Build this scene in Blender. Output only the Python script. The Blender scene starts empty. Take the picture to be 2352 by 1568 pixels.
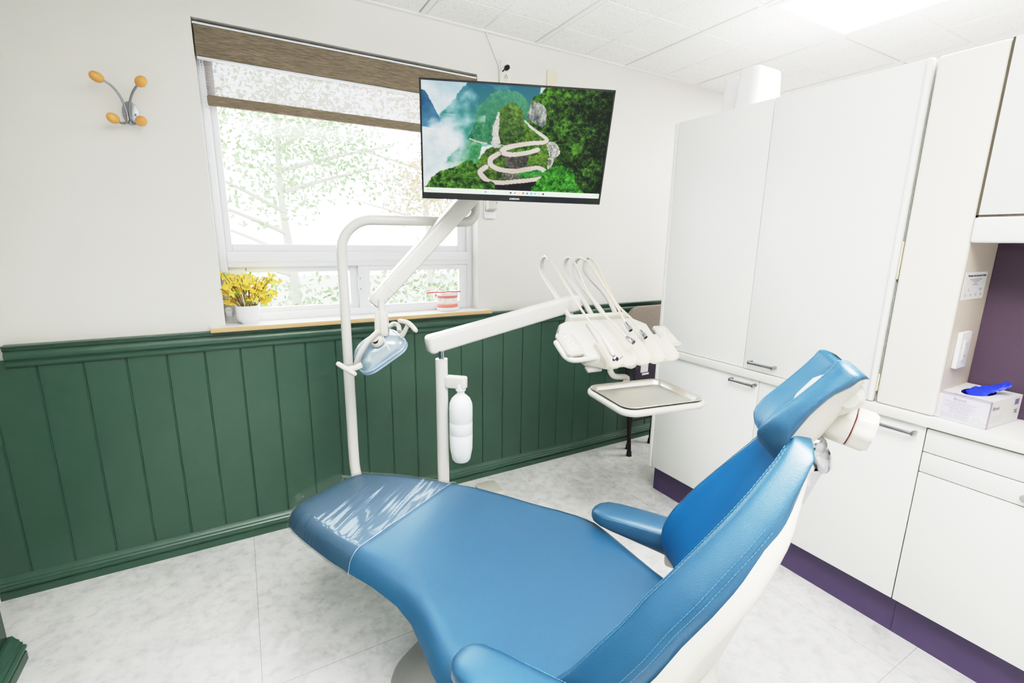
import bpy, bmesh, math, random
from mathutils import Vector, Matrix, Quaternion, noise
random.seed(7)
SC = bpy.context.scene
COL = SC.collection
PI = math.pi
# ------------------------------------------------------------------ camera calibration (measured room, metres)
FPX, PITCH, ROLL, YAW = 1085.45, -.2106, .0139, .5206
CAM = Vector((-.3307, -2.2904, 1.3465))
_cy, _sy, _cp, _sp = math.cos(YAW), math.sin(YAW), math.cos(PITCH), math.sin(PITCH)
FW = Vector((_sy*_cp, _cy*_cp, _sp)); _r = Vector((_cy, -_sy, 0)); _u = _r.cross(FW)
RT = math.cos(ROLL)*_r + math.sin(ROLL)*_u
UP = -math.sin(ROLL)*_r + math.cos(ROLL)*_u
def at(u, v, **k):
    """point seen at pixel (u,v) lying on a known plane (x=, y=, z=) or at depth d="""
    d = FW + RT*((u-1176)/FPX) - UP*((v-784)/FPX)
    (n, val), = k.items()
    t = val if n == 'd' else (val-CAM['xyz'.index(n)])/d['xyz'.index(n)]
    return CAM + d*t
def on_plane(u, v, o, n):
    d = FW + RT*((u-1176)/FPX) - UP*((v-784)/FPX)
    return CAM + d*((o-CAM).dot(n)/d.dot(n))
# ------------------------------------------------------------------ materials
def lin(c):
    return tuple(((x/255)/12.92 if x/255 <= .04045 else ((x/255+.055)/1.055)**2.4) for x in c)+(1,)
def nt(name):
    m = bpy.data.materials.new(name); m.use_nodes = True
    return m, m.node_tree, m.node_tree.nodes['Principled BSDF']
def N(t, kind, **k):
    n = t.nodes.new(kind)
    for a, b in k.items():
        if a in n.inputs: n.inputs[a].default_value = b
        else: setattr(n, a, b)
    return n
MATS = {}
def mat(name, rgb, rough=.5, metal=0, spec=.5, var=.04, vscale=6, bump=0, bscale=200, coat=0, stretch=None, emis=0):
    m, t, p = nt(name); L = t.links
    c = lin(rgb)
    tc = N(t, 'ShaderNodeTexCoord'); src = tc.outputs['Object']
    if stretch:
        mp = N(t, 'ShaderNodeMapping'); mp.inputs['Scale'].default_value = stretch
        L.new(src, mp.inputs['Vector']); src = mp.outputs['Vector']
    nz = N(t, 'ShaderNodeTexNoise', Scale=vscale, Detail=5.0); L.new(src, nz.inputs['Vector'])
    mx = N(t, 'ShaderNodeMix', data_type='RGBA')
    mx.inputs[6].default_value = tuple(x*(1-var) for x in c[:3])+(1,)
    mx.inputs[7].default_value = tuple(min(1, x*(1+var)) for x in c[:3])+(1,)
    L.new(nz.outputs['Fac'], mx.inputs[0]); L.new(mx.outputs[2], p.inputs['Base Color'])
    p.inputs['Roughness'].default_value = rough; p.inputs['Metallic'].default_value = metal
    p.inputs['Specular IOR Level'].default_value = spec; p.inputs['Coat Weight'].default_value = coat
    if emis:
        L.new(mx.outputs[2], p.inputs['Emission Color']); p.inputs['Emission Strength'].default_value = emis
    if bump:
        nb = N(t, 'ShaderNodeTexNoise', Scale=bscale, Detail=3.0); L.new(src, nb.inputs['Vector'])
        b = N(t, 'ShaderNodeBump', Strength=bump, Distance=.002)
        L.new(nb.outputs['Fac'], b.inputs['Height']); L.new(b.outputs['Normal'], p.inputs['Normal'])
    MATS[name] = m
    return m
WALL = mat('cream wall paint', (229, 227, 222), .7, bump=.06, bscale=350, var=.015, vscale=2)
GREEN = mat('green satin paint', (60, 88, 74), .33, var=.07, vscale=14, bump=.12, bscale=260)
TILE = mat('ceiling tile', (244, 244, 243), .9, var=.02, vscale=60, bump=.7, bscale=220)
def tile_mat():
    m, t, p = nt('speckled ceiling tile'); L = t.links
    tc = N(t, 'ShaderNodeTexCoord'); nz = N(t, 'ShaderNodeTexNoise', Scale=170.0, Detail=3.0, Roughness=.7); L.new(tc.outputs['Object'], nz.inputs['Vector'])
    rp = N(t, 'ShaderNodeValToRGB'); e = rp.color_ramp.elements
    e[0].position = .33; e[0].color = lin((196, 196, 194)); e[1].position = .43; e[1].color = lin((245, 245, 243))
    L.new(nz.outputs['Fac'], rp.inputs[0]); L.new(rp.outputs[0], p.inputs['Base Color']); p.inputs['Roughness'].default_value = .9
    b = N(t, 'ShaderNodeBump', Strength=.5, Distance=.002); L.new(nz.outputs['Fac'], b.inputs['Height']); L.new(b.outputs['Normal'], p.inputs['Normal'])
    return m
TILE = tile_mat()
TBAR = mat('ceiling grid white', (238, 238, 236), .5, var=.01)
GAPM = mat('shadow gap', (84, 84, 82), .9)
LAM = mat('white laminate', (237, 237, 235), .38, var=.008, vscale=1.5)
LAMC = mat('cream laminate', (234, 230, 223), .4, var=.01, vscale=1.5)
LAMB_SHADE = mat('shaded beige laminate', (206, 197, 187), .45, var=.015, vscale=40)  # beige column side, its shade painted in as a darker tone
LAMW = mat('worktop laminate', (232, 231, 227), .4, var=.02, vscale=120)
LAMG = mat('dark joint', (86, 78, 66), .8)
PURP = mat('purple laminate', (76, 63, 96), .45, var=.12, vscale=500)
PURB = mat('plum wall panel', (78, 62, 80), .6, var=.3, vscale=400)
VINYL = mat('white window vinyl', (240, 241, 244), .35, var=.01)
WHITEP = mat('white paint', (236, 235, 232), .45, var=.01)
OAK = mat('pale oak edge', (200, 170, 132), .5, var=.12, vscale=5, stretch=(2, 60, 60))
PLAST = mat('white equipment plastic', (208, 205, 197), .28, var=.012, vscale=4, coat=.2)
PLASTW = mat('glossy white tube', (208, 206, 201), .22, var=.01, coat=.3)
SILIC = mat('ivory silicone', (206, 199, 186), .45, var=.015)
HOSE = mat('cream hose', (214, 204, 184), .4, var=.04)
STEEL = mat('brushed steel', (226, 225, 222), .34, metal=1, var=.06, vscale=30, stretch=(1, 14, 1))
HANDLE = mat('satin handle steel', (168, 170, 174), .32, metal=1, var=.04)
CHROME = mat('polished chrome', (186, 188, 194), .1, metal=1, var=.02)
GREYM = mat('grey cast metal', (168, 166, 166), .45, metal=.25, var=.05, vscale=25, bump=.15, bscale=300)
BLUE = mat('blue chair vinyl', (26, 76, 106), .42, var=.05, vscale=3, bump=.3, bscale=420, spec=.7, coat=.55)
for q_ in (BLUE,):
    n_ = q_.node_tree.nodes['Principled BSDF']; n_.inputs['Coat Roughness'].default_value = .38; n_.inputs['Coat IOR'].default_value = 1.65
BLUEC = mat('blue microfibre panel', (14, 92, 138), .65, var=.06, spec=.3, vscale=5, bump=.25, bscale=500)
STITCH = mat('pale blue stitching', (66, 114, 148), .6)
BLACK = mat('black plastic', (24, 25, 30), .3, var=.05)
DARKM = mat('dark metal tube', (36, 28, 28), .35, metal=.3)
RUBBER = mat('black rubber', (22, 20, 20), .7)
WOODB = mat('honey wood', (212, 160, 92), .3, var=.14, vscale=40, coat=.4)
HOOKM = mat('satin grey steel', (160, 163, 168), .35, metal=.8)
FABG = mat('grey tweed', (150, 140, 132), .95, var=.3, vscale=260, stretch=(1, 1, .35), bump=.5, bscale=300)
DARKF = mat('dark plum fabric', (72, 64, 78), .9, var=.1, vscale=200)
PAPER = mat('white paper', (238, 238, 240), .7, var=.01)
IVORY = mat('ivory plate', (228, 220, 200), .4, var=.01)
BLACKG = mat('printed black', (60, 60, 66), .7)
PRINTV = mat('printed violet', (128, 118, 150), .7)
PRINTG = mat('printed grey', (150, 150, 158), .7)
BOXL = mat('pale violet card', (214, 210, 224), .5, var=.02)
BOXW = mat('white card', (232, 230, 230), .45, var=.02)
BOXV = mat('violet card stripe', (176, 166, 186), .5, var=.02)
GLOVE = mat('blue nitrile', (44, 66, 226), .45, var=.15, vscale=60)
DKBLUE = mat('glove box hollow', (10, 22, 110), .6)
PETAL = mat('yellow petals', (250, 218, 104), .6, var=.12, vscale=80)
LEAFM = mat('plant leaf', (120, 160, 70), .6, var=.2, vscale=60)
STEMM = mat('brown stem', (120, 95, 50), .7)
POT = mat('white ceramic', (238, 238, 240), .3, coat=.3, var=.01)
GUM = mat('coral gum', (240, 140, 130), .4, var=.06, vscale=60)
TEETH = mat('ivory teeth', (246, 243, 236), .25, coat=.3, var=.02)
MODELB = mat('model plaster', (240, 238, 240), .35, var=.01)
RED = mat('red plastic', (214, 40, 62), .4)
REDL = mat('red seam ring', (120, 48, 46), .5)
ICON = [mat('icon '+n, c, .5, emis=.7) for n, c in (('blue', (70, 140, 225)), ('dark', (40, 50, 70)), ('violet', (120, 110, 200)), ('amber', (240, 190, 90)), ('red', (225, 60, 50)), ('navy', (50, 80, 160)), ('sky', (50, 150, 230)), ('teal', (60, 170, 220)), ('green', (70, 160, 80)), ('black', (30, 40, 30)), ('pale', (190, 215, 225)), ('orange', (235, 120, 50)))]
TASKB = mat('task strip', (206, 222, 204), .5, emis=.45)
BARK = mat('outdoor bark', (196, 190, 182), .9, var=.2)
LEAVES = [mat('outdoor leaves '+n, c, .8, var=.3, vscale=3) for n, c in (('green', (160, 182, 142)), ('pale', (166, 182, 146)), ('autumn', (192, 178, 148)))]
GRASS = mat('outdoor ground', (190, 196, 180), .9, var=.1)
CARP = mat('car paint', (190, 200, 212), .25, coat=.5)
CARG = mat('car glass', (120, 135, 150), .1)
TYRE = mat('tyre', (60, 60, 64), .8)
def glass(name, tint=(1, 1, 1), gl=.06, rough=.02, dens=0.0, fk=.5):
    m, t, p = nt(name); L = t.links; t.nodes.remove(p)
    tr = N(t, 'ShaderNodeBsdfTransparent'); tr.inputs[0].default_value = tint+(1,)
    gs = N(t, 'ShaderNodeBsdfGlossy', Roughness=rough); lw = N(t, 'ShaderNodeLayerWeight', Blend=.35)
    mu = N(t, 'ShaderNodeMath', operation='MULTIPLY_ADD'); mu.inputs[1].default_value = fk; mu.inputs[2].default_value = gl
    L.new(lw.outputs['Fresnel'], mu.inputs[0])
    mx = N(t, 'ShaderNodeMixShader'); L.new(mu.outputs[0], mx.inputs[0]); L.new(tr.outputs[0], mx.inputs[1]); L.new(gs.outputs[0], mx.inputs[2])
    out = mx
    if dens:
        df = N(t, 'ShaderNodeBsdfDiffuse'); df.inputs[0].default_value = tint+(1,)
        m2 = N(t, 'ShaderNodeMixShader', Fac=dens); L.new(mx.outputs[0], m2.inputs[1]); L.new(df.outputs[0], m2.inputs[2]); out = m2
    L.new(out.outputs[0], t.nodes['Material Output'].inputs['Surface'])
    return m
GLASS = glass('window glass', (.97, .98, .98), .02)
FILM = glass('clear plastic film', (1, 1, 1), .03, .08, .02, .3)
FILMH = glass('plastic hem', (.9, .95, 1), .12, .1, .18)
LENSM = glass('lamp reflector glass', (.74, .86, 1.0), .2, .06, .3)
MILK = mat('milky bottle plastic', (240, 244, 246), .35, var=.01, coat=.2)
def emission(name, rgb, s):
    m, t, p = nt(name); p.inputs['Base Color'].default_value = lin(rgb); p.inputs['Emission Color'].default_value = lin(rgb); p.inputs['Emission Strength'].default_value = s
    return m
DIFF = emission('light diffuser', (255, 253, 248), 4.0)
def floor_mat():
    m, t, p = nt('pale concrete vinyl'); L = t.links
    tc = N(t, 'ShaderNodeTexCoord'); o = tc.outputs['Object']
    n1 = N(t, 'ShaderNodeTexNoise', Scale=2.6, Detail=8.0, Roughness=.62); n2 = N(t, 'ShaderNodeTexNoise', Scale=24.0, Detail=8.0, Roughness=.7); n3 = N(t, 'ShaderNodeTexNoise', Scale=9.0, Detail=6.0, Distortion=1.2)
    for n in (n1, n2, n3): L.new(o, n.inputs['Vector'])
    r1 = N(t, 'ShaderNodeValToRGB'); e = r1.color_ramp.elements
    e[0].position = .32; e[0].color = lin((212, 211, 211)); e[1].position = .66; e[1].color = lin((236, 235, 234))
    L.new(n1.outputs['Fac'], r1.inputs[0])
    r2 = N(t, 'ShaderNodeValToRGB'); e = r2.color_ramp.elements
    e[0].position = .28; e[0].color = (.62, .62, .62, 1); e[1].position = .52; e[1].color = (1, 1, 1, 1)
    L.new(n2.outputs['Fac'], r2.inputs[0])
    r3 = N(t, 'ShaderNodeValToRGB'); e = r3.color_ramp.elements
    e[0].position = .3; e[0].color = (.80, .80, .80, 1); e[1].position = .52; e[1].color = (1, 1, 1, 1)
    L.new(n3.outputs['Fac'], r3.inputs[0])
    m1 = N(t, 'ShaderNodeMix', data_type='RGBA', blend_type='MULTIPLY'); m1.inputs[0].default_value = .7
    L.new(r1.outputs[0], m1.inputs[6]); L.new(r2.outputs[0], m1.inputs[7])
    m2 = N(t, 'ShaderNodeMix', data_type='RGBA', blend_type='MULTIPLY'); m2.inputs[0].default_value = .8
    L.new(m1.outputs[2], m2.inputs[6]); L.new(r3.outputs[0], m2.inputs[7])
    # sheet seams, one every .9 m across x and y
    sx = N(t, 'ShaderNodeSeparateXYZ'); L.new(o, sx.inputs[0]); prev = m2.outputs[2]
    for ax, off, per in (('X', .387, .9), ('Y', 1.80, .9)):
        a = N(t, 'ShaderNodeMath', operation='ADD'); a.inputs[1].default_value = off+9*per+per/2
        L.new(sx.outputs[ax], a.inputs[0])
        b = N(t, 'ShaderNodeMath', operation='MODULO'); b.inputs[1].default_value = per; L.new(a.outputs[0], b.inputs[0])
        c = N(t, 'ShaderNodeMath', operation='SUBTRACT'); c.inputs[1].default_value = per/2; L.new(b.outputs[0], c.inputs[0])
        d = N(t, 'ShaderNodeMath', operation='ABSOLUTE'); L.new(c.outputs[0], d.inputs[0])
        g = N(t, 'ShaderNodeMath', operation='LESS_THAN'); g.inputs[1].default_value = .0008; L.new(d.outputs[0], g.inputs[0])
        q = N(t, 'ShaderNodeMix', data_type='RGBA'); q.inputs[7].default_value = lin((150, 150, 150))
        L.new(g.outputs[0], q.inputs[0]); L.new(prev, q.inputs[6]); prev = q.outputs[2]
    L.new(prev, p.inputs['Base Color']); p.inputs['Roughness'].default_value = .42
    return m
FLOORM = floor_mat()
def fabric_mat(name, rgb, sheer):
    m, t, p = nt(name); L = t.links
    tc = N(t, 'ShaderNodeTexCoord'); mp = N(t, 'ShaderNodeMapping'); mp.inputs['Scale'].default_value = (14, 14, 330)
    L.new(tc.outputs['Object'], mp.inputs['Vector'])
    nz = N(t, 'ShaderNodeTexNoise', Scale=1.6, Detail=4.0, Roughness=.75); L.new(mp.outputs[0], nz.inputs['Vector'])
    rp = N(t, 'ShaderNodeValToRGB'); e = rp.color_ramp.elements; c = lin(rgb)
    e[0].position = .33; e[0].color = tuple(x*.42 for x in c[:3])+(1,); e[1].position = .62; e[1].color = tuple(min(1, x*1.25) for x in c[:3])+(1,)
    L.new(nz.outputs['Fac'], rp.inputs[0]); L.new(rp.outputs[0], p.inputs['Base Color']); p.inputs['Roughness'].default_value = .95
    if sheer:
        tr = N(t, 'ShaderNodeBsdfTransparent'); tr.inputs[0].default_value = (.93, .94, 1, 1)
        r2 = N(t, 'ShaderNodeValToRGB'); e = r2.color_ramp.elements
        e[0].position = .3; e[0].color = (.1, .1, .1, 1); e[1].position = .48; e[1].color = (sheer, sheer, sheer, 1)
        L.new(nz.outputs['Fac'], r2.inputs[0])
        tl = N(t, 'ShaderNodeBsdfTranslucent'); tl.inputs[0].default_value = c
        ad = N(t, 'ShaderNodeMixShader', Fac=.5); L.new(p.outputs[0], ad.inputs[1]); L.new(tl.outputs[0], ad.inputs[2])
        mx = N(t, 'ShaderNodeMixShader'); L.new(r2.outputs[0], mx.inputs[0]); L.new(ad.outputs[0], mx.inputs[1]); L.new(tr.outputs[0], mx.inputs[2])
        L.new(mx.outputs[0], t.nodes['Material Output'].inputs['Surface'])
    return m
TWEED = fabric_mat('woven shade cloth', (138, 126, 110), 0)
SHEER = fabric_mat('sheer shade cloth', (168, 160, 150), .56)
def screen_mat():
    m, t, p = nt('screen picture'); L = t.links
    at_ = N(t, 'ShaderNodeVertexColor'); at_.layer_name = 'Col'
    p.inputs['Base Color'].default_value = (.01, .01, .01, 1); p.inputs['Roughness'].default_value = .3; p.inputs['Specular IOR Level'].default_value = .12
    L.new(at_.outputs[0], p.inputs['Emission Color']); p.inputs['Emission Strength'].default_value = 1.0
    return m
SCREEN = screen_mat()
# ------------------------------------------------------------------ mesh collector
def vec(p): return Vector(p)
def crom(pts, n, closed=False):
    P = [vec(p) for p in pts]; m = len(P); out = []
    segs = m if closed else m-1
    for i in range(segs):
        if closed: a, b, c, d = P[(i-1) % m], P[i], P[(i+1) % m], P[(i+2) % m]
        else:
            b, c = P[i], P[i+1]; a = P[i-1] if i else b*2-c; d = P[i+2] if i+2 < m else c*2-b
        for k in range(n):
            t = k/n
            out.append(.5*((2*b)+(c-a)*t+(2*a-5*b+4*c-d)*t*t+(3*b-a-3*c+d)*t**3))
    if not closed: out.append(P[-1])
    return out
def interp(tab, x):
    if x <= tab[0][0]: return tab[0][1:]
    for p, q in zip(tab, tab[1:]):
        if x <= q[0]:
            t = (x-p[0])/(q[0]-p[0]); return tuple(a+(b-a)*t for a, b in zip(p[1:], q[1:]))
    return tab[-1][1:]
def frame(z, x=None):
    z = vec(z).normalized(); x = vec(x) if x is not None else (Vector((0, 0, 1)) if abs(z.z) < .9 else Vector((1, 0, 0)))
    y = z.cross(x).normalized(); x = y.cross(z)
    return x, y, z
class MB:
    def __init__(s): s.v = []; s.f = []; s.mi = []
    def add(s, verts, faces, mi=0):
        o = len(s.v); s.v += [vec(v) for v in verts]; s.f += [tuple(i+o for i in f) for f in faces]; s.mi += [mi]*len(faces); return s
    def box(s, lo, hi, bev=0, seg=2, basis=None, o=None, mi=0):
        bm = bmesh.new(); bmesh.ops.create_cube(bm, size=1)
        lo, hi = vec(lo), vec(hi); c = (lo+hi)/2; d = hi-lo
        for v in bm.verts: v.co = Vector((c.x+v.co.x*d.x, c.y+v.co.y*d.y, c.z+v.co.z*d.z))
        if bev: bmesh.ops.bevel(bm, geom=bm.edges[:], offset=min(bev, min(abs(x) for x in d)*.49), segments=seg, profile=.5, affect='EDGES')
        bm.verts.index_update()
        vs = [v.co.copy() for v in bm.verts]
        if basis: vs = [o+basis[0]*v.x+basis[1]*v.y+basis[2]*v.z for v in vs]
        fs = [tuple(v.index for v in f.verts) for f in bm.faces]; bm.free()
        return s.add(vs, fs, mi)
    def loft(s, rings, closed=True, caps=True, mi=0):
        n = len(rings[0]); vs = [p for r in rings for p in r]; fs = []
        for i in range(len(rings)-1):
            for j in range(n if closed else n-1):
                k = (j+1) % n; fs.append((i*n+j, i*n+k, (i+1)*n+k, (i+1)*n+j))
        if caps and closed: fs.append(tuple(range(n-1, -1, -1))); fs.append(tuple((len(rings)-1)*n+j for j in range(n)))
        return s.add(vs, fs, mi)
    def tube(s, pts, r, n=12, caps=True, squash=None, mi=0, xdir=None):
        P = [vec(p) for p in pts]; m = len(P)
        R = r if isinstance(r, (list, tuple)) else [r]*m
        rings = []; T0 = (P[1]-P[0]).normalized(); x, y, _ = frame(T0, xdir)
        for i in range(m):
            T = ((P[min(i+1, m-1)]-P[max(i-1, 0)])).normalized()
            q = T0.rotation_difference(T); x = q @ x; y = q @ y; T0 = T
            a, b = (squash or (1, 1))
            rings.append([P[i]+(x*math.cos(2*PI*j/n)*a+y*math.sin(2*PI*j/n)*b)*R[i] for j in range(n)])
        return s.loft(rings, True, caps, mi)
    def lathe(s, prof, o, axis=(0, 0, 1), n=24, mi=0, caps=True):
        x, y, z = frame(axis); o = vec(o)
        return s.loft([[o+z*h+(x*math.cos(2*PI*j/n)+y*math.sin(2*PI*j/n))*max(r, 1e-4) for j in range(n)] for r, h in prof], True, caps, mi)
    def prism(s, poly, h0, h1, basis, o, bev=0, mi=0, seg=2):
        bm = bmesh.new(); vs = [bm.verts.new((p[0], p[1], h0)) for p in poly]; f = bm.faces.new(vs)
        e = bmesh.ops.extrude_face_region(bm, geom=[f])
        for g in e['geom']:
            if isinstance(g, bmesh.types.BMVert): g.co.z = h1
        bmesh.ops.recalc_face_normals(bm, faces=bm.faces[:])
        if bev:
            bmesh.ops.bevel(bm, geom=[x for x in bm.edges if abs(x.verts[0].co.z-x.verts[1].co.z) < 1e-6], offset=bev, segments=seg, profile=.5, affect='EDGES')
        bm.verts.index_update(); o = vec(o)
        v2 = [o+basis[0]*v.co.x+basis[1]*v.co.y+basis[2]*v.co.z for v in bm.verts]
        fs = [tuple(v.index for v in q.verts) for q in bm.faces]; bm.free()
        return s.add(v2, fs, mi)
    def ball(s, o, r, n=16, basis=None, mi=0):
        o = vec(o); r = (r, r, r) if not isinstance(r, (tuple, list)) else r
        b = basis or (Vector((1, 0, 0)), Vector((0, 1, 0)), Vector((0, 0, 1)))
        rings = []
        for i in range(n//2+1):
            a = PI*i/(n//2); a = min(max(a, .02), PI-.02)
            rings.append([o+b[0]*r[0]*math.sin(a)*math.cos(2*PI*j/n)+b[1]*r[1]*math.sin(a)*math.sin(2*PI*j/n)+b[2]*r[2]*math.cos(a) for j in range(n)])
        return s.loft(rings, True, True, mi)
    def build(s, name, m, parent=None, ang=35, label=None):
        me = bpy.data.meshes.new(name); inv = parent.matrix_world.inverted() if parent and parent.type == 'EMPTY' else None
        if parent and inv is None: inv = root_inv(parent)
        me.from_pydata([(inv @ v if inv else v) for v in s.v], [], s.f)
        for q in (m if isinstance(m, (list, tuple)) else [m]): me.materials.append(q)
        for p, i in zip(me.polygons, s.mi): p.material_index = i
        bm = bmesh.new(); bm.from_mesh(me); bmesh.ops.recalc_face_normals(bm, faces=bm.faces[:]); bm.to_mesh(me); bm.free()
        me.shade_smooth(); me.set_sharp_from_angle(angle=math.radians(ang)); me.update()
        o = bpy.data.objects.new(name, me); COL.objects.link(o)
        if parent: o.parent = parent
        if label: o['label'] = label
        return o
def root_inv(o):
    while o.parent: o = o.parent
    return o.matrix_world.inverted() if o.type == 'EMPTY' else Matrix()
def thing(name, label, cat, loc=(0, 0, 0), group=None):
    o = bpy.data.objects.new(name, None); COL.objects.link(o); o.location = loc; o.empty_display_size = .05
    o.matrix_world = Matrix.Translation(loc)
    return tag(o, label, cat, group)
def tag(o, label, cat, group=None):
    o['label'] = label; o['category'] = cat
    if group: o['group'] = group
    return o
def struct(o, label=None):
    o['kind'] = 'structure'
    if label: o['label'] = label
    return o
def text(name, s, size, o, xd, yd, m, parent, align='LEFT', bold=0, lift=.0004, shear=0):
    cu = bpy.data.curves.new(name, 'FONT'); cu.body = s; cu.size = size; cu.align_x = align; cu.offset = bold; cu.resolution_u = 2; cu.shear = shear
    t = bpy.data.objects.new(name, cu); COL.objects.link(t)
    dg = bpy.context.evaluated_depsgraph_get(); dg.update(); me = t.evaluated_get(dg).to_mesh()
    xd, yd = vec(xd).normalized(), vec(yd).normalized(); n = xd.cross(yd); o = vec(o)
    vs = [o+xd*v.co.x+yd*v.co.y+n*lift for v in me.vertices]; fs = [tuple(p.vertices) for p in me.polygons]
    bpy.data.objects.remove(t); bpy.data.curves.remove(cu)
    return MB().add(vs, fs).build(name, m, parent)
def rrect(x0, y0, x1, y1, r, n=5):
    out = []
    for cx, cy, a in ((x1-r, y1-r, 0), (x0+r, y1-r, PI/2), (x0+r, y0+r, PI), (x1-r, y0+r, 1.5*PI)):
        out += [(cx+r*math.cos(a+PI/2*k/n), cy+r*math.sin(a+PI/2*k/n)) for k in range(n+1)]
    return out
XYZ = (Vector((1, 0, 0)), Vector((0, 1, 0)), Vector((0, 0, 1)))
XZY = (Vector((1, 0, 0)), Vector((0, 0, 1)), Vector((0, -1, 0)))      # profile drawn on the window wall, height towards the room
YZX = (Vector((0, -1, 0)), Vector((0, 0, 1)), Vector((-1, 0, 0)))     # drawn on the cabinet fronts, height towards the room
# ------------------------------------------------------------------ room shell
H = 2.329; XR = 2.1; XO = 4.1; XL = -1.22; YF = -3.5
W0, W1, WZ0, WZ1 = -.404, .766, .982, 2.138
struct(MB().box((XL-.1, YF-.1, -.05), (XO+.1, .12, 0)).build('floor', FLOORM))
wb = MB()
for lo, hi in (((XL-.1, .0, .0), (W0, .12, H+.1)), ((W1, .0, .0), (XO+.1, .12, H+.1)), ((W0, .0, .0), (W1, .12, WZ0-.02)), ((W0, .0, WZ1), (W1, .12, H+.1))): wb.box(lo, hi)
struct(wb.build('wall_back', WALL))
struct(MB().box((XO, YF, 0), (XO+.1, 0, H+.1)).build('wall_right', WALL))
struct(MB().box((XR, YF, 0), (XR+.05, -.585, 1.895)).build('wall_middle', WALL), 'low partition wall behind the white cabinets')
struct(MB().box((XL-.1, -.41, 0), (XL, 0, H+.1)).box((XL-.1, YF, 0), (-1.083, -.41, H+.1)).build('wall_left', WALL))
struct(MB().box((XL-.1, YF-.1, 0), (XO+.1, YF, H+.1)).build('wall_front', WALL))
# ceiling: suspended grid; each tile scored into small squares
cm = MB(); TX0 = .483; hw = .0125
xs = [TX0+.61*k for k in range(-3, 7)]; ys = [.372, -.848, -2.068, -3.288, -4.508]
LX = (TX0+1.22, TX0+1.83)
zt = H+.004
for i in range(len(xs)-1):
    for j in range(len(ys)-1):
        if abs(xs[i]-LX[0]) < .01 and j == 1: continue
        for a in range(2):
            for b in range(4):
                x0, x1 = xs[i]+.305*a, xs[i]+.305*(a+1); y1, y0 = ys[j]-.305*b, ys[j]-.305*(b+1)
                if a == 0: x0 += hw+.0035
                else: x1 -= hw
                if b == 0: y1 -= hw
                if b == 3: y0 += hw
                x0, x1 = max(x0, XL-.05), min(x1, XO+.05); y0, y1 = max(y0, YF-.05), min(y1, .05)
                if x1-x0 < .02 or y1-y0 < .02: continue
                e = .0055
                cm.add([(x0, y0, zt+.008), (x1, y0, zt+.008), (x1, y1, zt+.008), (x0, y1, zt+.008), (x0+e, y0+e, zt), (x1-e, y0+e, zt), (x1-e, y1-e, zt), (x0+e, y1-e, zt)],
                       [(4, 5, 6, 7), (0, 1, 5, 4), (1, 2, 6, 5), (2, 3, 7, 6), (3, 0, 4, 7)])
for x in xs: cm.box((x-hw, YF-.05, H), (x+hw, .05, H+.02), mi=1)
for y in ys[1:4]:
    for i in range(len(xs)-1): cm.box((xs[i]+hw, y-hw, H+.0008), (xs[i+1]-hw, y+hw, H+.02), mi=1)
cm.box((XL, -.022, H-.003), (XO, .001, H+.012), mi=1)
cm.box((XL-.1, YF-.1, H+.03), (XO+.1, .12, H+.08), mi=2)
struct(cm.build('ceiling', [TILE, TBAR, GAPM]))
# recessed light panel
cl = thing('ceiling_light', 'bright white rectangular light panel set into the tiled ceiling', 'ceiling light', ((LX[0]+LX[1])/2, -1.458, H))
a0, a1, b0, b1 = LX[0]+.013, LX[1]-.013, -2.056, -.86
MB().box((a0, b0, H-.003), (a0+.03, b1, H+.022)).box((a1-.03, b0, H-.003), (a1, b1, H+.022)).box((a0+.03, b1-.03, H-.003), (a1-.03, b1, H+.022)).box((a0+.03, b0, H-.003), (a1-.03, b0+.03, H+.022)).build('frame', TBAR, cl)
MB().box((a0+.03, b0+.03, H+.004), (a1-.03, b1-.03, H+.012)).build('diffuser', DIFF, cl)
# wainscot boards with V grooves
GX0, GS = -1.0011, .1279
wm = MB(); prof = [(XL, 0)]
k = -1
while GX0+GS*k < XO:
    g = GX0+GS*k; prof += [(g-.0042, 0), (g-.001, .0045), (g+.001, .0045), (g+.0042, 0)]; k += 1
prof.append((XO, 0))
wm.loft([[Vector((x, -.012+d, z)) for x, d in prof] for z in (.04, .91)], closed=False, caps=False)
struct(wm.build('trim_1', GREEN, ang=20), 'green vertical board wainscot under the window')
def molding(name, prof, x0, x1, m, lab=None, y=0):
    return struct(MB().loft([[Vector((x, y-d, z)) for d, z in prof] for x in (x0, x1)]).build(name, m, ang=28), lab)
rail = [(0, .884), (.022, .884), (.026, .890), (.026, .900), (.021, .904), (.023, .908), (.030, .914), (.032, .922), (.031, .930), (.026, .938), (.027, .942), (.034, .948), (.034, .956), (.040, .957), (.042, .963), (0, .963)]
molding('trim_2', rail, -1.075, XO, GREEN, 'green moulded chair rail')
basep = [(0, 0), (.030, 0), (.030, .026), (.024, .029), (.026, .033), (.032, .038), (.032, .045), (.026, .049), (.027, .054), (.022, .060), (.022, .066), (.017, .071), (.012, .083), (0, .083)]
molding('baseboard_back', basep, XL, XO, GREEN, 'green moulded baseboard')
lb = MB().box((-1.09, YF, .06), (-1.076, -.411, .9), bev=.002)
struct(lb.build('trim_3', GREEN), 'green wainscot end on the left wall')
lbp = [(p[0]*1.35, p[1]*1.15) for p in basep]
struct(MB().loft([[Vector((-1.083+d, y, z)) for d, z in lbp] for y in (YF, -.405)]).build('baseboard_left', GREEN, ang=28))
struct(MB().loft([[Vector((-1.083+d, y, z)) for d, z in rail] for y in (YF, -.411)]).build('trim_4', GREEN, ang=28))
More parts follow.
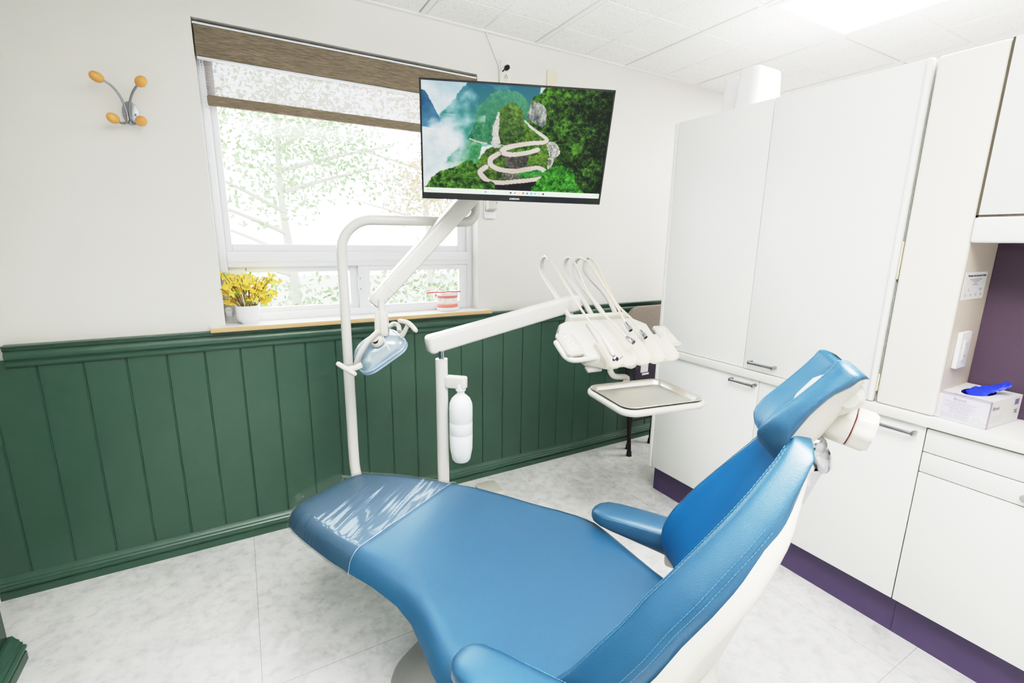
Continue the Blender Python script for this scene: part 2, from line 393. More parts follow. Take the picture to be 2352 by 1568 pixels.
# ------------------------------------------------------------------ window
YW = .08
wn = thing('window_1', 'white vinyl window with large fixed pane above two sliders', 'window', ((W0+W1)/2, .1, WZ0)); del wn['category']; wn['kind'] = 'structure'
fr = MB()
for x0, x1, z0, z1 in ((W0, W0+.03, WZ0, WZ1), (W1-.03, W1, WZ0, WZ1), (W0+.03, W1-.03, WZ1-.04, WZ1), (W0+.03, W1-.03, WZ0, WZ0+.032)): fr.box((x0, YW-.012, z0), (x1, .118, z1), bev=.002)
fr.box((W0+.03, YW-.016, 1.218), (W1-.03, .117, 1.285), bev=.003).box((W0+.031, YW-.02, 1.24), (W1-.031, YW-.0161, 1.262), bev=.002)
fr.build('window_frame', VINYL, wn)
sa = MB(); x0, x1, z0, z1 = W0+.03, W1-.03, 1.285, WZ1-.04
for lo, hi in (((x0, z0), (x0+.024, z1)), ((x1-.05, z0), (x1, z1)), ((x0+.024, z0), (x1-.05, z0+.03)), ((x0+.024, z1-.03), (x1-.05, z1))): sa.box((lo[0], YW, lo[1]), (hi[0], .112, hi[1]), bev=.003)
up = sa.build('fixed_sash', VINYL, wn)
MB().box((x0+.02, .098, z0+.025), (x1-.045, .101, z1-.025)).build('pane', GLASS, up)
def sash(x0, x1, y, gx0, gx1, gz0, gz1):
    z0, z1 = 1.0, 1.218; s = MB()
    for lo, hi in (((x0, z0), (gx0, z1)), ((gx1, z0), (x1, z1)), ((gx0, z0), (gx1, gz0)), ((gx0, gz1), (gx1, z1))): s.box((lo[0], y, lo[1]), (hi[0], y+.022, hi[1]), bev=.002)
    q = s.build('sliding_sash', VINYL, wn)
    MB().box((gx0-.004, y+.01, gz0-.004), (gx1+.004, y+.013, gz1+.004)).build('pane', GLASS, q)
    return q
sash(W0+.03, .18, .092, -.31, .128, 1.036, 1.192)
s2 = sash(.165, W1-.03, .07, .218, .69, 1.024, 1.192)
lt = MB().box((.158, .052, 1.10), (.182, .072, 1.165), bev=.006).build('latch', VINYL, s2)
la = MB()
for z in (1.108, 1.158): la.ball((.168, .051, z), .0035, 8)
la.build('screw', GREYM, wn)
sl = MB().box((-.456, -.066, .9638), (.821, -.061, .982), bev=.001); sl.build('sill_edge', OAK, wn, label='pale oak sill edge')
MB().box((-.456, -.0609, .9638), (.821, -.0005, .982)).box((W0, -.0005, .9638), (W1, .118, .982)).build('window_sill', WHITEP, wn)
# roller shade
bl = thing('roller_blind', 'brown woven roller shade partly lowered over the top of the window', 'window blind', ((W0+W1)/2, .03, 1.99))
MB().box((W0+.004, .002, 2.01), (W1-.006, .062, 2.118), bev=.004).build('cassette', TWEED, bl)
MB().box((W0+.002, .004, 2.1185), (W1-.002, .07, 2.126), bev=.001).box((W0+.006, .006, 2.003), (W1-.008, .03, 2.0095), bev=.001).build('head_rail', VINYL, bl)
MB().box((W0+.026, .040, 1.905), (W1-.03, .0405, 2.012)).build('shade_cloth', SHEER, bl)
ZB = at(470, 217, y=.04).z; ZB2 = at(473, 240, y=.03).z
bl.children[-1].data.transform(Matrix.Identity(4))
for v in bl.children[-1].data.vertices:
    if v.co.z+1.99 < 1.95: v.co.z = ZB-1.99-.002
MB().box((W0+.024, .030, ZB2), (W1-.028, .050, ZB), bev=.006).build('bottom_bar', TWEED, bl)
ch_ = MB()
for x in (-.391, -.383):
    for k in range(100): ch_.ball((x, .03, 2.0-.0093*k), .0026, 6)
    ch_.tube([(x, .03, 2.0), (x, .03, 1.065)], .0008, 5)
ch_.build('bead_chain', VINYL, bl)
tc_ = at(521, 712, y=.03)
MB().lathe([(.001, 0), (.014, 0), (.014, .012), (.001, .012)], (-.388, .036, tc_.z), (0, -1, 0), 20).box((-.402, .022, tc_.z-.03), (-.374, .04, tc_.z-.004), bev=.004).build('chain_tensioner', GREYM, bl)
# ------------------------------------------------------------------ outdoors
struct(MB().box((-14, .3, -1.05), (22, 30, -1.0)).build('ground', GRASS), 'pale ground outside the window')
def leaves(mb, c, r, n, sz, seed):
    rnd = random.Random(seed)
    for _ in range(n):
        d = Vector((rnd.gauss(0, 1), rnd.gauss(0, 1), rnd.gauss(0, 1))).normalized()*(rnd.random()**.45)
        p = Vector((c[0]+d.x*r[0], c[1]+d.y*r[1], c[2]+d.z*r[2]))
        x, y, _z = frame((rnd.gauss(0, 1), rnd.gauss(0, 1), rnd.gauss(0, 1)), (rnd.gauss(0, 1), rnd.gauss(0, 1), rnd.gauss(0, 1)))
        s = sz*rnd.uniform(.6, 1.3)
        mb.add([p-x*s, p-y*s*.5, p+x*s, p+y*s*.5], [(0, 1, 2, 3)])
def tree(label, x, y, h, r, m, n, seed, sz=.06):
    t = thing('tree', label, 'tree', (x, y, -1), 'trees outside the window'); rnd = random.Random(seed)
    tr = MB().tube(crom([(x, y, -1), (x+.05, y, h*.3-1), (x-.06, y, h*.65-1), (x, y, h-1)], 4), [.11-.008*i for i in range(13)], 8)
    for k in range(9):
        z = -1+h*(.3+.07*k); a = rnd.uniform(0, 2*PI)
        tr.tube(crom([(x, y, z), (x+math.cos(a)*r*.5, y+math.sin(a)*r*.4, z+.3), (x+math.cos(a)*r, y+math.sin(a)*r*.7, z+.55)], 4), [.035-.003*i for i in range(9)], 6)
    tr.build('trunk', BARK, t)
    lm = MB()
    for k in range(9):
        a = rnd.uniform(0, 2*PI); q = rnd.uniform(.2, .9)
        leaves(lm, (x+math.cos(a)*r*q, y+math.sin(a)*r*q*.7, -1+h*rnd.uniform(.45, 1.0)), (r*.5, r*.5, r*.42), n//9, sz, seed*31+k)
    lm.build('foliage', m, t, ang=10)
tree('leafy pale green tree outside, left in the window', .4, 6.3, 4.7, 1.8, LEAVES[0], 4200, 3, .045)
tree('thin autumn tinted tree outside, right of the window middle', 4.3, 10.6, 6.4, 2.2, LEAVES[2], 3600, 4, .06)
hd = MB()
for k in range(16): leaves(hd, (-2.2+.55*k, 4.9+.3*math.sin(k*2.1), .05+.12*math.sin(k)), (.5, .45, 1.0), 520, .05, 50+k)
o = hd.build('hedge', LEAVES[1], ang=10); o['kind'] = 'stuff'; tag(o, 'pale sunlit hedge outside the lower window', 'hedge')
# parked car, only its roof shows behind the dental model
cc = at(1025, 668, y=5.0); cx, cyy = cc.x+.25, 3.2
car = thing('car', 'pale blue parked car outside behind the dental model', 'car', (cx, cyy, -1))
cz = cc.z-1.0+1.0
bodyp = [(-1.9, .25), (-1.95, .62), (-1.3, .78), (-1.0, .82), (1.5, .86), (1.95, .8), (2.0, .3)]
roofp = [(-1.0, .80), (-.45, 1.28), (.1, 1.38), (.8, 1.36), (1.35, 1.1), (1.5, .85)]
MB().prism([(p[0]*.9, p[1]) for p in bodyp], -.8, .8, XZY, (cx, cyy, -1), bev=.06).build('body', CARP, car)
MB().prism([(p[0]*.9, p[1]) for p in roofp], -.66, .66, XZY, (cx, cyy, -1), bev=.08).build('cabin', CARG, car)
for wx in (-1.25, 1.2):
    for s_ in (-.78, .62): MB().lathe([(.05, 0), (.26, 0), (.3, .03), (.3, .13), (.26, .16), (.05, .16)], (cx+wx, cyy-s_, -.7), (0, -1, 0), 20).build('wheel', TYRE, car)
# ------------------------------------------------------------------ cabinets
XF = 1.523; YE = -.585; YB1 = -1.152; YB2 = -1.72; ZT = 1.897
def handle(x, ya, yb, z, parent):
    hb = MB().tube(crom([(XF, ya, z), (x+.006, ya, z), (x, ya-.008, z), (x-.001, (ya+yb)/2, z), (x, yb+.008, z), (x+.006, yb, z), (XF, yb, z)], 4), .0052, 10, squash=(1.15, .8))
    hb.box((x-.004, yb-.002, z-.007), (XF, yb+.006, z+.007), bev=.002); hb.box((x-.004, ya-.006, z-.007), (XF, ya+.002, z+.007), bev=.002)
    return hb.build('handle', HANDLE, parent, label='satin steel bar handle')
def base_unit(y1, y0, label, hy=None):
    t = thing('base_cabinet', label, 'cabinet', (1.8, (y0+y1)/2, 0), 'white base cabinets under the worktop')
    MB().box((XF+.02, y0+.001, .155), (XR-.002, y1-.001, .785), bev=.001).build('carcass', LAM, t)
    MB().box((XF+.05, y0+.0005, .0), (XF+.068, y1-.0005, .1545)).build('toe_kick', PURP, t, label='purple toe kick')
    return t
def front(t, nm, y1, y0, z0, z1): return MB().box((XF, y0+.0015, z0), (XF+.019, y1-.0015, z1), bev=.0012).build(nm, LAM, t)
b1 = base_unit(YE, YB1, 'white base cabinet door at the window end, behind the instrument tray')
d = front(b1, 'door', YE-.022, YB1, .155, .783); handle(1.497, -1.028, -1.141, .762, d)
MB().box((XF-.008, YE-.020, .15), (XF+.03, YE, .786), bev=.006).build('end_panel', LAM, b1)
b2 = base_unit(YB1, YB2, 'white base cabinet door behind the chair headrest with steel handle')
d = front(b2, 'door', YB1, YB2, .155, .783); handle(1.497, -1.587, -1.696, .757, d)
b3 = base_unit(YB2, -2.3, 'white base cabinet with two thin drawers above a door, at right')
front(b3, 'drawer', YB2, -2.3, .703, .779); front(b3, 'drawer', YB2, -2.3, .634, .700)
d = front(b3, 'door', YB2, -2.3, .155, .631)
MB().lathe([(.004, 0), (.004, .012), (.011, .018), (.012, .024), (.001, .027)], (XF, -1.966, .665), (-1, 0, 0), 16).build('knob', GREYM, b3.children[3] if False else d)
jm = MB().box((XF+.003, YB2-.0013, .155), (XF+.018, YB2-.0001, .78)).build('joint_strip', LAMG, b3)
wt = MB().box((1.507, -2.9, .787), (XR-.001, YE, .8195), bev=.003).build('worktop', LAMW); tag(wt, 'pale laminate worktop running along the white base cabinets', 'worktop')
tl = thing('tall_cabinet', 'tall white wall cabinet with two tall doors standing on the worktop', 'cabinet', (1.8, -1.08, .82))
MB().box((XF+.02, -1.563, .8205), (XR-.002, YE, ZT-.002)).build('carcass', LAM, tl)
MB().box((XF-.004, YE-.020, .8205), (XF+.0195, YE, ZT), bev=.004).build('end_panel', LAM, tl)
MB().box((XF, -1.0705, .822), (XF+.019, YE-.0215, ZT), bev=.0012).build('door', LAM, tl)
d = MB().box((XF-.002, -1.560, .822), (XF+.019, -1.0735, ZT), bev=.0012).box((XF-.012, -1.563, .8215), (XF+.019, -1.545, ZT), bev=.009, seg=3).build('door', LAM, tl)
handle(1.495, -1.108, -1.215, .857, d)
for za, zb in ((1.24, 1.36), (.86, .92)): MB().box((XF+.003, -1.568, za), (XF+.012, -1.564, zb)).build('hinge', IVORY, tl)
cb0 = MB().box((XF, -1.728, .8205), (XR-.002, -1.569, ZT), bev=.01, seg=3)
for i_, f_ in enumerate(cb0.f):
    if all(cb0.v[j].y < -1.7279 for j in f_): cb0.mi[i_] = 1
co = cb0.build('cabinet_column', [LAMC, LAMB_SHADE], ang=30)
tag(co, 'tall cream boxed column between tall cabinet and open counter', 'cabinet column')
uc = thing('wall_cabinet', 'white upper wall cabinet above the glove box at right', 'cabinet', (1.8, -2.0, 1.358))
MB().box((XF+.02, -2.45, 1.365), (XR-.002, -1.7285, ZT)).build('carcass', LAM, uc)
MB().box((XF, -2.45, 1.436), (XF+.019, -1.7345, ZT), bev=.0015).build('door', LAM, uc)
MB().box((XF-.006, -2.45, 1.358), (XF+.0195, -1.7285, 1.430), bev=.008, seg=3).build('valance', LAM, uc)
MB().box((XF+.003, -2.45, 1.4305), (XF+.018, -1.7285, 1.4355)).box((XF+.003, -1.734, 1.4305), (XF+.018, -1.7288, ZT)).build('joint_strip', LAMG, uc)
struct(MB().box((1.752, -2.9, .8205), (1.770, -1.7290, 1.357)).build('trim_5', PURB), 'plum wall panel over the counter')
# white tubs on top of the tall cabinet
def tub(name, label, c, w, d, h, seed):
    t = MB(); rings = []
    for f, z in ((.86, 0), (1.0, .0), (1.0, .006), (.98, .012), (.88, h-.012), (.84, h-.003), (.78, h)):
        rings.append([vec((c[0]+x*f, c[1]+y*f, ZT+z)) for x, y in rrect(-w/2, -d/2, w/2, d/2, .03)])
    t.loft(rings)
    for k in (-1, 1): t.box((c[0]-.006+k*w*.2, c[1]-d*.46, ZT+.012), (c[0]+.006+k*w*.2, c[1]-d*.40, ZT+h*.9), bev=.003)
    tag(t.build(name, MODELB), label, 'tub', 'tubs on the tall cabinet')
tub('plastic_tub', 'upturned white plastic tub on tall cabinet, nearer the window', (1.70, -.80, 0), .2, .10, .158, 1)
tub('plastic_tub', 'upturned white plastic tub on tall cabinet, farther from the window', (1.64, -.915, 0), .2, .105, .158, 2)
# ------------------------------------------------------------------ glove box
gb = thing('glove_box', 'white and lilac glove box with blue glove poking from its oval opening', 'glove box', (1.67, -1.78, .82))
g0 = at(2132, 951, z=.82); g1 = at(2262, 987, z=.82); g2 = at(2337, 956, z=.82)
ex = (g1-g0); gw = ex.length; ex.normalize(); ey = Vector((-ex.y, ex.x, 0)); ey = ey if ey.x > 0 else -ey
gd = .20; gh = .083; GB = (ex, ey, Vector((0, 0, 1))); go = g0+Vector((0, 0, .0008))
bx = MB()
R0 = [(0, 0), (gw, 0), (gw, gd), (0, gd)]
n = 28; el = [(gw*.52+.034*math.cos(2*PI*k/n), gd*.5+.068*math.sin(2*PI*k/n)) for k in range(n)]
def gp(x, y, z): return go+ex*x+ey*y+Vector((0, 0, z))
bx.add([gp(0, 0, 0), gp(gw, 0, 0), gp(gw, gd, 0), gp(0, gd, 0), gp(0, 0, gh), gp(gw, 0, gh), gp(gw, gd, gh), gp(0, gd, gh)], [(0, 1, 2, 3)])
bx.add([gp(0, 0, 0), gp(gw, 0, 0), gp(gw, 0, gh), gp(0, 0, gh)], [(0, 1, 2, 3)], 1)
bx.add([gp(gw, 0, 0), gp(gw, gd, 0), gp(gw, gd, gh), gp(gw, 0, gh)], [(0, 1, 2, 3)], 0)
bx.add([gp(0, 0, 0), gp(0, gd, 0), gp(0, gd, gh), gp(0, 0, gh), gp(gw, gd, 0), gp(gw, gd, gh)], [(0, 1, 2, 3), (1, 4, 5, 2)], 0)
sq = []
for k in range(n):
    a = 2*PI*k/n; cxx, cyy2 = math.cos(a), math.sin(a); dx = (gw*.48 if cxx > 0 else gw*.52)/max(abs(cxx), 1e-6); dy = gd*.5/max(abs(cyy2), 1e-6); t_ = min(dx, dy)
    sq.append((gw*.52+cxx*t_, gd*.5+cyy2*t_))
# snap nearest ring points to the corners
for c in R0:
    j = min(range(n), key=lambda i: (sq[i][0]-c[0])**2+(sq[i][1]-c[1])**2); sq[j] = c
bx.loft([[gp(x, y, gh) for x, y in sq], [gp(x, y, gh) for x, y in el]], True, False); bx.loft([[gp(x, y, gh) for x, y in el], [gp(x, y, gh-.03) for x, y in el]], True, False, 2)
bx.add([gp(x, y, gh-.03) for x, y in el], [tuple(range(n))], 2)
box = bx.build('carton', [BOXW, BOXL, DKBLUE], gb, ang=20)
# printed bands and panels on the carton
def quad(nm, x0, x1, z0, z1, m, face='front', lift=.0003):
    if face == 'front': p = [gp(x0, -lift, z0), gp(x1, -lift, z0), gp(x1, -lift, z1), gp(x0, -lift, z1)]
    elif face == 'side': p = [gp(gw+lift, x0, z0), gp(gw+lift, x1, z0), gp(gw+lift, x1, z1), gp(gw+lift, x0, z1)]
    else: p = [gp(x0, z0, gh+lift), gp(x1, z0, gh+lift), gp(x1, z1, gh+lift), gp(x0, z1, gh+lift)]
    return MB().add(p, [(0, 1, 2, 3)]).build(nm, m, box)
quad('name_strip', .002, .026, .002, .078, PAPER); quad('top_band', 0, gw, .0775, gh, BOXV); quad('size_sticker', gw*.72, gw-.002, .006, .030, PAPER); quad('top_edge_band', 0, gw, 0, .012, BOXV, 'top'); quad('side_edge_band', 0, .012, 0, gh, BOXV, 'side')
quad('corner_mark', gd-.045, gd-.018, .056, .074, PRINTV, 'side')
Z = Vector((0, 0, 1))
fo = lambda x, z: gp(x, 0, z)
text('printing', 'Braval Nitrile PF', .0125, fo(.017, .005), Z, -ex, BLACKG, box, lift=.0008)
text('printing', 'White Medical Examination Gloves', .0045, fo(.0235, .005), Z, -ex, PRINTG, box, lift=.0008)
text('printing', 'Braval', .0125, fo(gw*.5, .0655), ex, Z, PRINTV, box, 'CENTER', lift=.0008)
for k, s in enumerate(('Nitrile Powder Free Examination Gloves', 'Single Use Only - Non Sterile', 'Gants d\'examen en nitrile non poudres', 'Usage unique - Non steriles', 'Store in a cool dry place', 'Made for professional use')):
    text('printing', s, .0046, fo(gw*.52, .058-.0062*k), ex, Z, PRINTV, box, 'CENTER', lift=.0008)
for k in range(4):
    text('printing', 'Powder free latex free', .0032, fo(.030, .020-.0044*k), ex, Z, PRINTV, box, lift=.0008)
    text('printing', 'Non sterile ambidextrous', .0032, fo(.062, .020-.0044*k), ex, Z, PRINTV, box, lift=.0008)
for k, s in enumerate(('X-LARGE X-G', 'TRES GRAND', 'EXTRA GRANDE', 'SIZE TAMANO')):
    text('printing', s, .0052, fo(gw*.86, .0235-.0058*k), ex, Z, PRINTG, box, 'CENTER', lift=.001)
text('printing', 'Braval', .016, gp(gw, .02, gh*.66), ey, Z, BLACKG, box, lift=.0008)
for k in range(3): text('printing', 'Non sterile - powder free - single use', .0042, gp(gw, .02, .032-.008*k), ey, Z, PRINTG, box, lift=.0008)
text('printing', 'XL', .02, gp(gw, gd-.04, .028), ey, Z, BLACKG, box, lift=.0008)
text('printing', 'Braval', .012, gp(.05, .0035, gh), ex, ey, BLACKG, box, lift=.0008)
text('printing', 'Braval', .015, gp(.014, .05, gh), ey, -ex, PRINTG, box, lift=.0008)
gv = []
for k in range(13):
    t_ = k/12; w = .027*(1-.62*t_)*(1+.2*math.sin(7*t_))
    c = gp(gw*(.40+.50*t_), gd*(.42+.26*t_), gh-.016+.056*t_**1.1+.004*math.sin(5*t_))
    gv.append([c+ey*w*math.cos(a)*.9+ex*w*-.7*math.cos(a)+Z*(w*.35*math.cos(a)+.0055*math.sin(a)+.003*math.cos(2*a+2.2*k)) for a in [2*PI*j/14 for j in range(14)]])
tag(MB().loft(gv).build('nitrile_glove', GLOVE), 'blue nitrile glove sticking out of the lilac box', 'glove')
# notice and outlet on the column side (faces the open counter)
YS = -1.7285
XNZ = (Vector((1, 0, 0)), Vector((0, 0, 1)), Vector((0, -1, 0)))
q = [at(u, v, y=YS) for u, v in ((2213, 623), (2267, 626), (2254, 688), (2199, 686))]
nx0 = max(min(p.x for p in q), XF+.02); nx1 = max(p.x for p in q); nz0 = sum(p.z for p in q[2:])/2; nz1 = sum(p.z for p in q[:2])/2
no = MB().box((nx0, YS-.0012, nz0), (nx1, YS, nz1)).build('paper_notice', PAPER); tag(no, 'white printed paper notice taped to the cream column', 'notice')
nw = nx1-nx0
def ntx(s, fx, fz, sz, b=0, al='CENTER'): text('printing', s, sz, (nx0+nw*fx, YS-.0012, nz0+(nz1-nz0)*fz), (1, 0, 0), (0, 0, 1), BLACKG, no, al, b)
ntx('Washington State Department of Health', .52, .84, .0085, .0002)
for k, s in enumerate(('has issued a registration for this facility', 'Dental X-Ray Machine', 'issued to', 'the dental practice')): ntx(s, .5, .72-.065*k, .0058)
ntx('Tube', .25, .36, .005); ntx('one', .25, .31, .005); ntx('Registration', .8, .36, .005); ntx('number', .8, .31, .005)
for k, s in enumerate(('Room', 'Control', 'Issued', 'Expires')): ntx(s, .14+.24*k, .17, .005); ntx('00-00', .14+.24*k, .12, .005)
def plate(name, label, x0, x1, z0, z1, m, y, basis=XNZ, thick=.006):
    t = thing(name, label, 'wall plate', ((x0+x1)/2, y, z0))
    MB().prism(rrect(x0, z0, x1, z1, .004), 0.0, thick, basis, (0, y, 0), bev=.002).build('cover_plate', m, t)
    return t
ou = plate('rocker_outlet', 'white rectangular outlet plate low on the cream column', 1.580, 1.655, .972, 1.088, PAPER, YS, thick=.012)
MB().box((1.601, YS-.015, .997), (1.635, YS-.0118, 1.064), bev=.002).build('receptacle', BOXW, ou)
sm = MB()
for z in (1.05, 1.012):
    for x in (1.611, 1.623): MB().box((x-.0012, YS-.0155, z-.004), (x+.0012, YS-.0148, z+.004)).build('slot', PRINTG, ou)
    MB().ball((1.617, YS-.015, z-.009), .002, 8).build('slot', PRINTG, ou)
# ------------------------------------------------------------------ wall fittings by the window
hk = thing('coat_hook', 'grey metal double coat hook with four wooden ball ends on cream wall', 'coat hook', (-.625, 0, 1.75))
pc = Vector((-.622, 0, 1.777))
MB().prism([(.026*math.cos(2*PI*k/24)*.95, .040*math.sin(2*PI*k/24)) for k in range(24)], .0, .004, XZY, pc, bev=.001).build('back_plate', HOOKM, hk)
for px in (-.016, .016): MB().ball((pc.x+px, -.005, pc.z-.004), (.005, .003, .005), 10).build('screw', CHROME, hk)
HK = ([(225, 178, .075), (242, 187, .068), (260, 201, .055), (276, 222, .038), (287, 245, .022), (293, 266, .011), (293, 278, .012), (285, 283, .024), (275, 281, .042), (262, 273, .058)],
      [(322, 189, .075), (314, 198, .068), (306, 210, .055), (300, 226, .038), (297.5, 246, .022), (299, 266, .011), (303, 278, .012), (308, 284, .024), (314, 284, .040), (323, 279, .058)])
for path in HK:
    ctl = [at(u, v, y=-y_) for u, v, y_ in path]; tp, bt = ctl[0], ctl[-1]
    pts = crom(ctl, 5)
    a = MB().tube(pts, .0038, 10).build('hook_arm', HOOKM, hk)
    for e, nx in ((tp, pts[1]), (bt, pts[-2])):
        dz = (e-nx).normalized(); b = frame(dz)
        MB().ball(e+dz*.004, (.017, .017, .021), 20, (b[0], b[1], b[2])).build('wooden_ball', WOODB, a)
wo = plate('duplex_outlet', 'white duplex outlet plate with black plug above the monitor', .893, .951, 2.118, 2.224, PAPER, 0, XZY)
for z in (2.19, 2.147): MB().prism(rrect(.922-.013, z-.016, .922+.013, z+.016, .011), .005, .008, XZY, (0, 0, 0)).build('receptacle', IVORY, wo)
sm = MB()
for z in (2.147,):
    for x in (.917, .927): MB().box((x-.001, -.0088, z-.003), (x+.001, -.0078, z+.005)).build('slot', BLACK, wo)
    MB().ball((.922, -.008, z+.010), .0025, 8).build('slot', BLACK, wo)
pl = MB().lathe([(.008, 0), (.012, .002), (.012, .018), (.009, .024), (.004, .03)], (.922, -.0082, 2.19), (0, -1, 0), 16)
pl.tube(crom([(.922, -.03, 2.19), (.915, -.034, 2.186), (.905, -.026, 2.178), (.9, -.012, 2.17)], 4), .003, 8)
tag(pl.build('black_plug', BLACK), 'small black power plug in the upper outlet socket', 'plug')
cb = MB().tube(crom([(.808, -.015, 2.325), (.822, -.012, 2.30), (.846, -.006, 2.262), (.868, -.005, 2.224), (.885, -.005, 2.19), (.889, -.005, 2.15), (.889, -.005, 2.10), (.887, -.005, 1.90)], 6), .0032, 8)
tag(cb.build('wall_cable', WHITEP), 'thin white cable running from the ceiling down the wall', 'cable')
wp = plate('blank_plate', 'ivory jack plate on cream wall right of the outlet', 1.171, 1.236, 2.115, 2.228, IVORY, 0, XZY)
MB().prism(rrect(1.196, 2.14, 1.21, 2.152, .002), .006, .009, XZY, (0, 0, 0)).build('jack', IVORY, wp)
se = thing('wall_sensor', 'small white box with sloped base on wall below the monitor', 'sensor', (.836, 0, 1.456))
MB().prism(rrect(.80, 1.456, .868, 1.62, .008), .0005, .012, XZY, (0, 0, 0), bev=.003).build('back_plate', PAPER, se)
MB().loft([[vec((x, y, z)) for x, y in rrect(.806, -dy, .858, -.011, .006)] for z, dy in ((1.495, .016), (1.506, .05), (1.61, .05), (1.615, .044))]).build('housing', PLAST, se)
MB().ball((.852, -.0505, 1.535), .0025, 8).build('indicator', BLACK, se)
# ------------------------------------------------------------------ things on the sill
fp = thing('potted_flowers', 'small white pot of yellow artificial flowers on the window sill', 'flowers', (-.317, .018, .982))
po = Vector((-.317, .018, .9822))
MB().lathe([(.001, 0), (.030, 0), (.032, .006), (.040, .012), (.0465, .026), (.048, .045), (.047, .078), (.0445, .078), (.044, .05), (.03, .045), (.001, .045)], po, n=32).build('pot', POT, fp)
rnd = random.Random(11)
stems = MB(); blos = []; leafs = MB()
for k in range(34):
    a = rnd.uniform(0, 2*PI); q = rnd.random()**.6
    tip = po+Vector((math.cos(a)*.108*q-.004, math.sin(a)*.05*q-.012, .085+rnd.uniform(.04, 1)*.192*(1-.36*q)))
    basep_ = po+Vector((math.cos(a)*.015, math.sin(a)*.012, .05))
    pts = crom([basep_, basep_.lerp(tip, .55)+Vector((0, 0, .015)), tip], 3); MB().tube(pts, .0013, 5).build('stem', STEMM, fp)
    for j in range(3):
        blos.append(pts[-1-j]+Vector((rnd.gauss(0, .008), rnd.gauss(0, .006), rnd.gauss(0, .007))))
    if k % 2 == 0:
        c = basep_.lerp(tip, rnd.uniform(.5, 1.05)); x, y, z = frame((rnd.gauss(0, 1), -1, rnd.gauss(0, 1)))
        for j in range(3):
            c2 = c+Vector((rnd.gauss(0, .010), rnd.gauss(0, .008), rnd.gauss(0, .010)))
            MB().add([c2-x*.009, c2-y*.0035, c2+x*.009, c2+y*.0035], [(0, 1, 2, 3)]).build('leaf', LEAFM, fp, ang=10)

def blossom(mb, c, x, y, z, s):
    for k in range(4):
        a = 2*PI*k/4+.4; d = x*math.cos(a)+y*math.sin(a); e = -x*math.sin(a)+y*math.cos(a)
        mb.add([c, c+d*s*.5+e*s*.42+z*s*.12, c+d*s*1.1+e*s*.2+z*s*.35, c+d*s*1.1-e*s*.2+z*s*.35, c+d*s*.5-e*s*.42+z*s*.12], [(0, 1, 2, 3, 4)])
bproto = MB(); blossom(bproto, Vector((0, 0, 0)), XYZ[0], XYZ[1], XYZ[2], 1)
bo = bproto.build('blossom', PETAL, fp, ang=60)
for i, c in enumerate(blos[:96]):
    b = bo if i == 0 else bo.copy()
    if i: COL.objects.link(b); b.parent = fp
    b.location = c-Vector(fp.location); z = Vector((rnd.gauss(0, .6), -1, rnd.gauss(.3, .6)))
    b.rotation_mode = 'QUATERNION'; b.rotation_quaternion = z.to_track_quat('Z', 'Y')
    s = rnd.uniform(.012, .0185); b.scale = (s, s, s)
dm = thing('dental_model', 'clear and pink model of upper and lower teeth on the sill', 'dental model', (.606, .03, .982))
do = Vector((.606, .03, .9822))
def arch(r, n, z, open_=.0):
    return [do+Vector((math.cos(a)*r*1.0, -math.sin(a)*r*.75+.012, z)) for a in [PI*(.04+.92*k/(n-1)) for k in range(n)]]
MB().prism(rrect(-.055, -.045, .055, .05, .03), 0, .017, XYZ, do, bev=.004).build('lower_base', MODELB, dm)
MB().prism(rrect(-.052, -.042, .052, .047, .028), .078, .094, XYZ, do, bev=.004).build('upper_base', MODELB, dm)
MB().tube(arch(.050, 20, .024), .0095, 10).build('lower_gum', GUM, dm); MB().tube(arch(.050, 20, .074), .0095, 10).build('upper_gum', GUM, dm)
MB().box(do+Vector((-.012, .03, .016)), do+Vector((.012, .045, .08)), bev=.004).build('hinge', MODELB, dm)
for z, hh in ((.040, 1), (.058, -1)):
    for p in arch(.051, 14, z):
        MB().ball(p, (.0052, .005, .011), 10).build('tooth', TEETH, dm)
pts = [at(u, v, y=.0) for u, v in ((978, 673), (996, 675), (1012, 672), (1020, 673), (1028, 676), (1040, 673), (1055, 673))]
rs = MB(); top = do.z+.0975; rr_ = []
for i, p in enumerate(crom([(p.x, -.005, max(top+.0015, top+(1.0745-p.z)*0+.0015+.0015*math.sin(i*2))) for i, p in enumerate(pts)], 5)):
    w = .012*(1-.55*abs(math.sin(i*.21)))
    rr_.append([p+Vector((0, w*math.cos(a), 0.0032*math.sin(a))) for a in [2*PI*j/8 for j in range(8)]])
rs.loft(rr_); tag(rs.build('red_strip', RED), 'thin wavy red strip lying across the teeth model', 'strip')
# ------------------------------------------------------------------ folded chair in the nook
fc = thing('folded_chair', 'folded chair with grey fabric back leaning in the nook beside white cabinets', 'folding chair', (1.9, -.2, 0))
lf = at(1442, 1043, z=.005)
pa, pb = at(1427, 838, y=-.165), at(1438, 735, y=-.12)
W_ = .40
def both(pts, r, nm, m, dx=0):
    for s in (0, W_): MB().tube(crom([vec(p)+Vector((s, 0, 0)) for p in pts], 4), r, 10).build(nm, m, fc)
x0 = lf.x
both([(x0, -.215, .03), (x0-.012, -.185, .45), (x0-.01, -.13, .70), (x0+.01, -.1, .90)], .0125, 'frame_tube', DARKM)
l2 = at(1449, 1020, z=.005); x2 = l2.x
for s in (0, W_-.20): MB().tube([(x2-.06+s, -.135, .03), (x2-.075+s, -.165, .30), (x2-.085+s, -.19, .52)], .011, 10).build('leg', DARKM, fc)
for s in (0, W_): MB().lathe([(.011, .035), (.015, .03), (.016, .012), (.0185, .0), (.001, .0)], (x0+s, -.2155, .0), n=14).build('rubber_foot', RUBBER, fc)
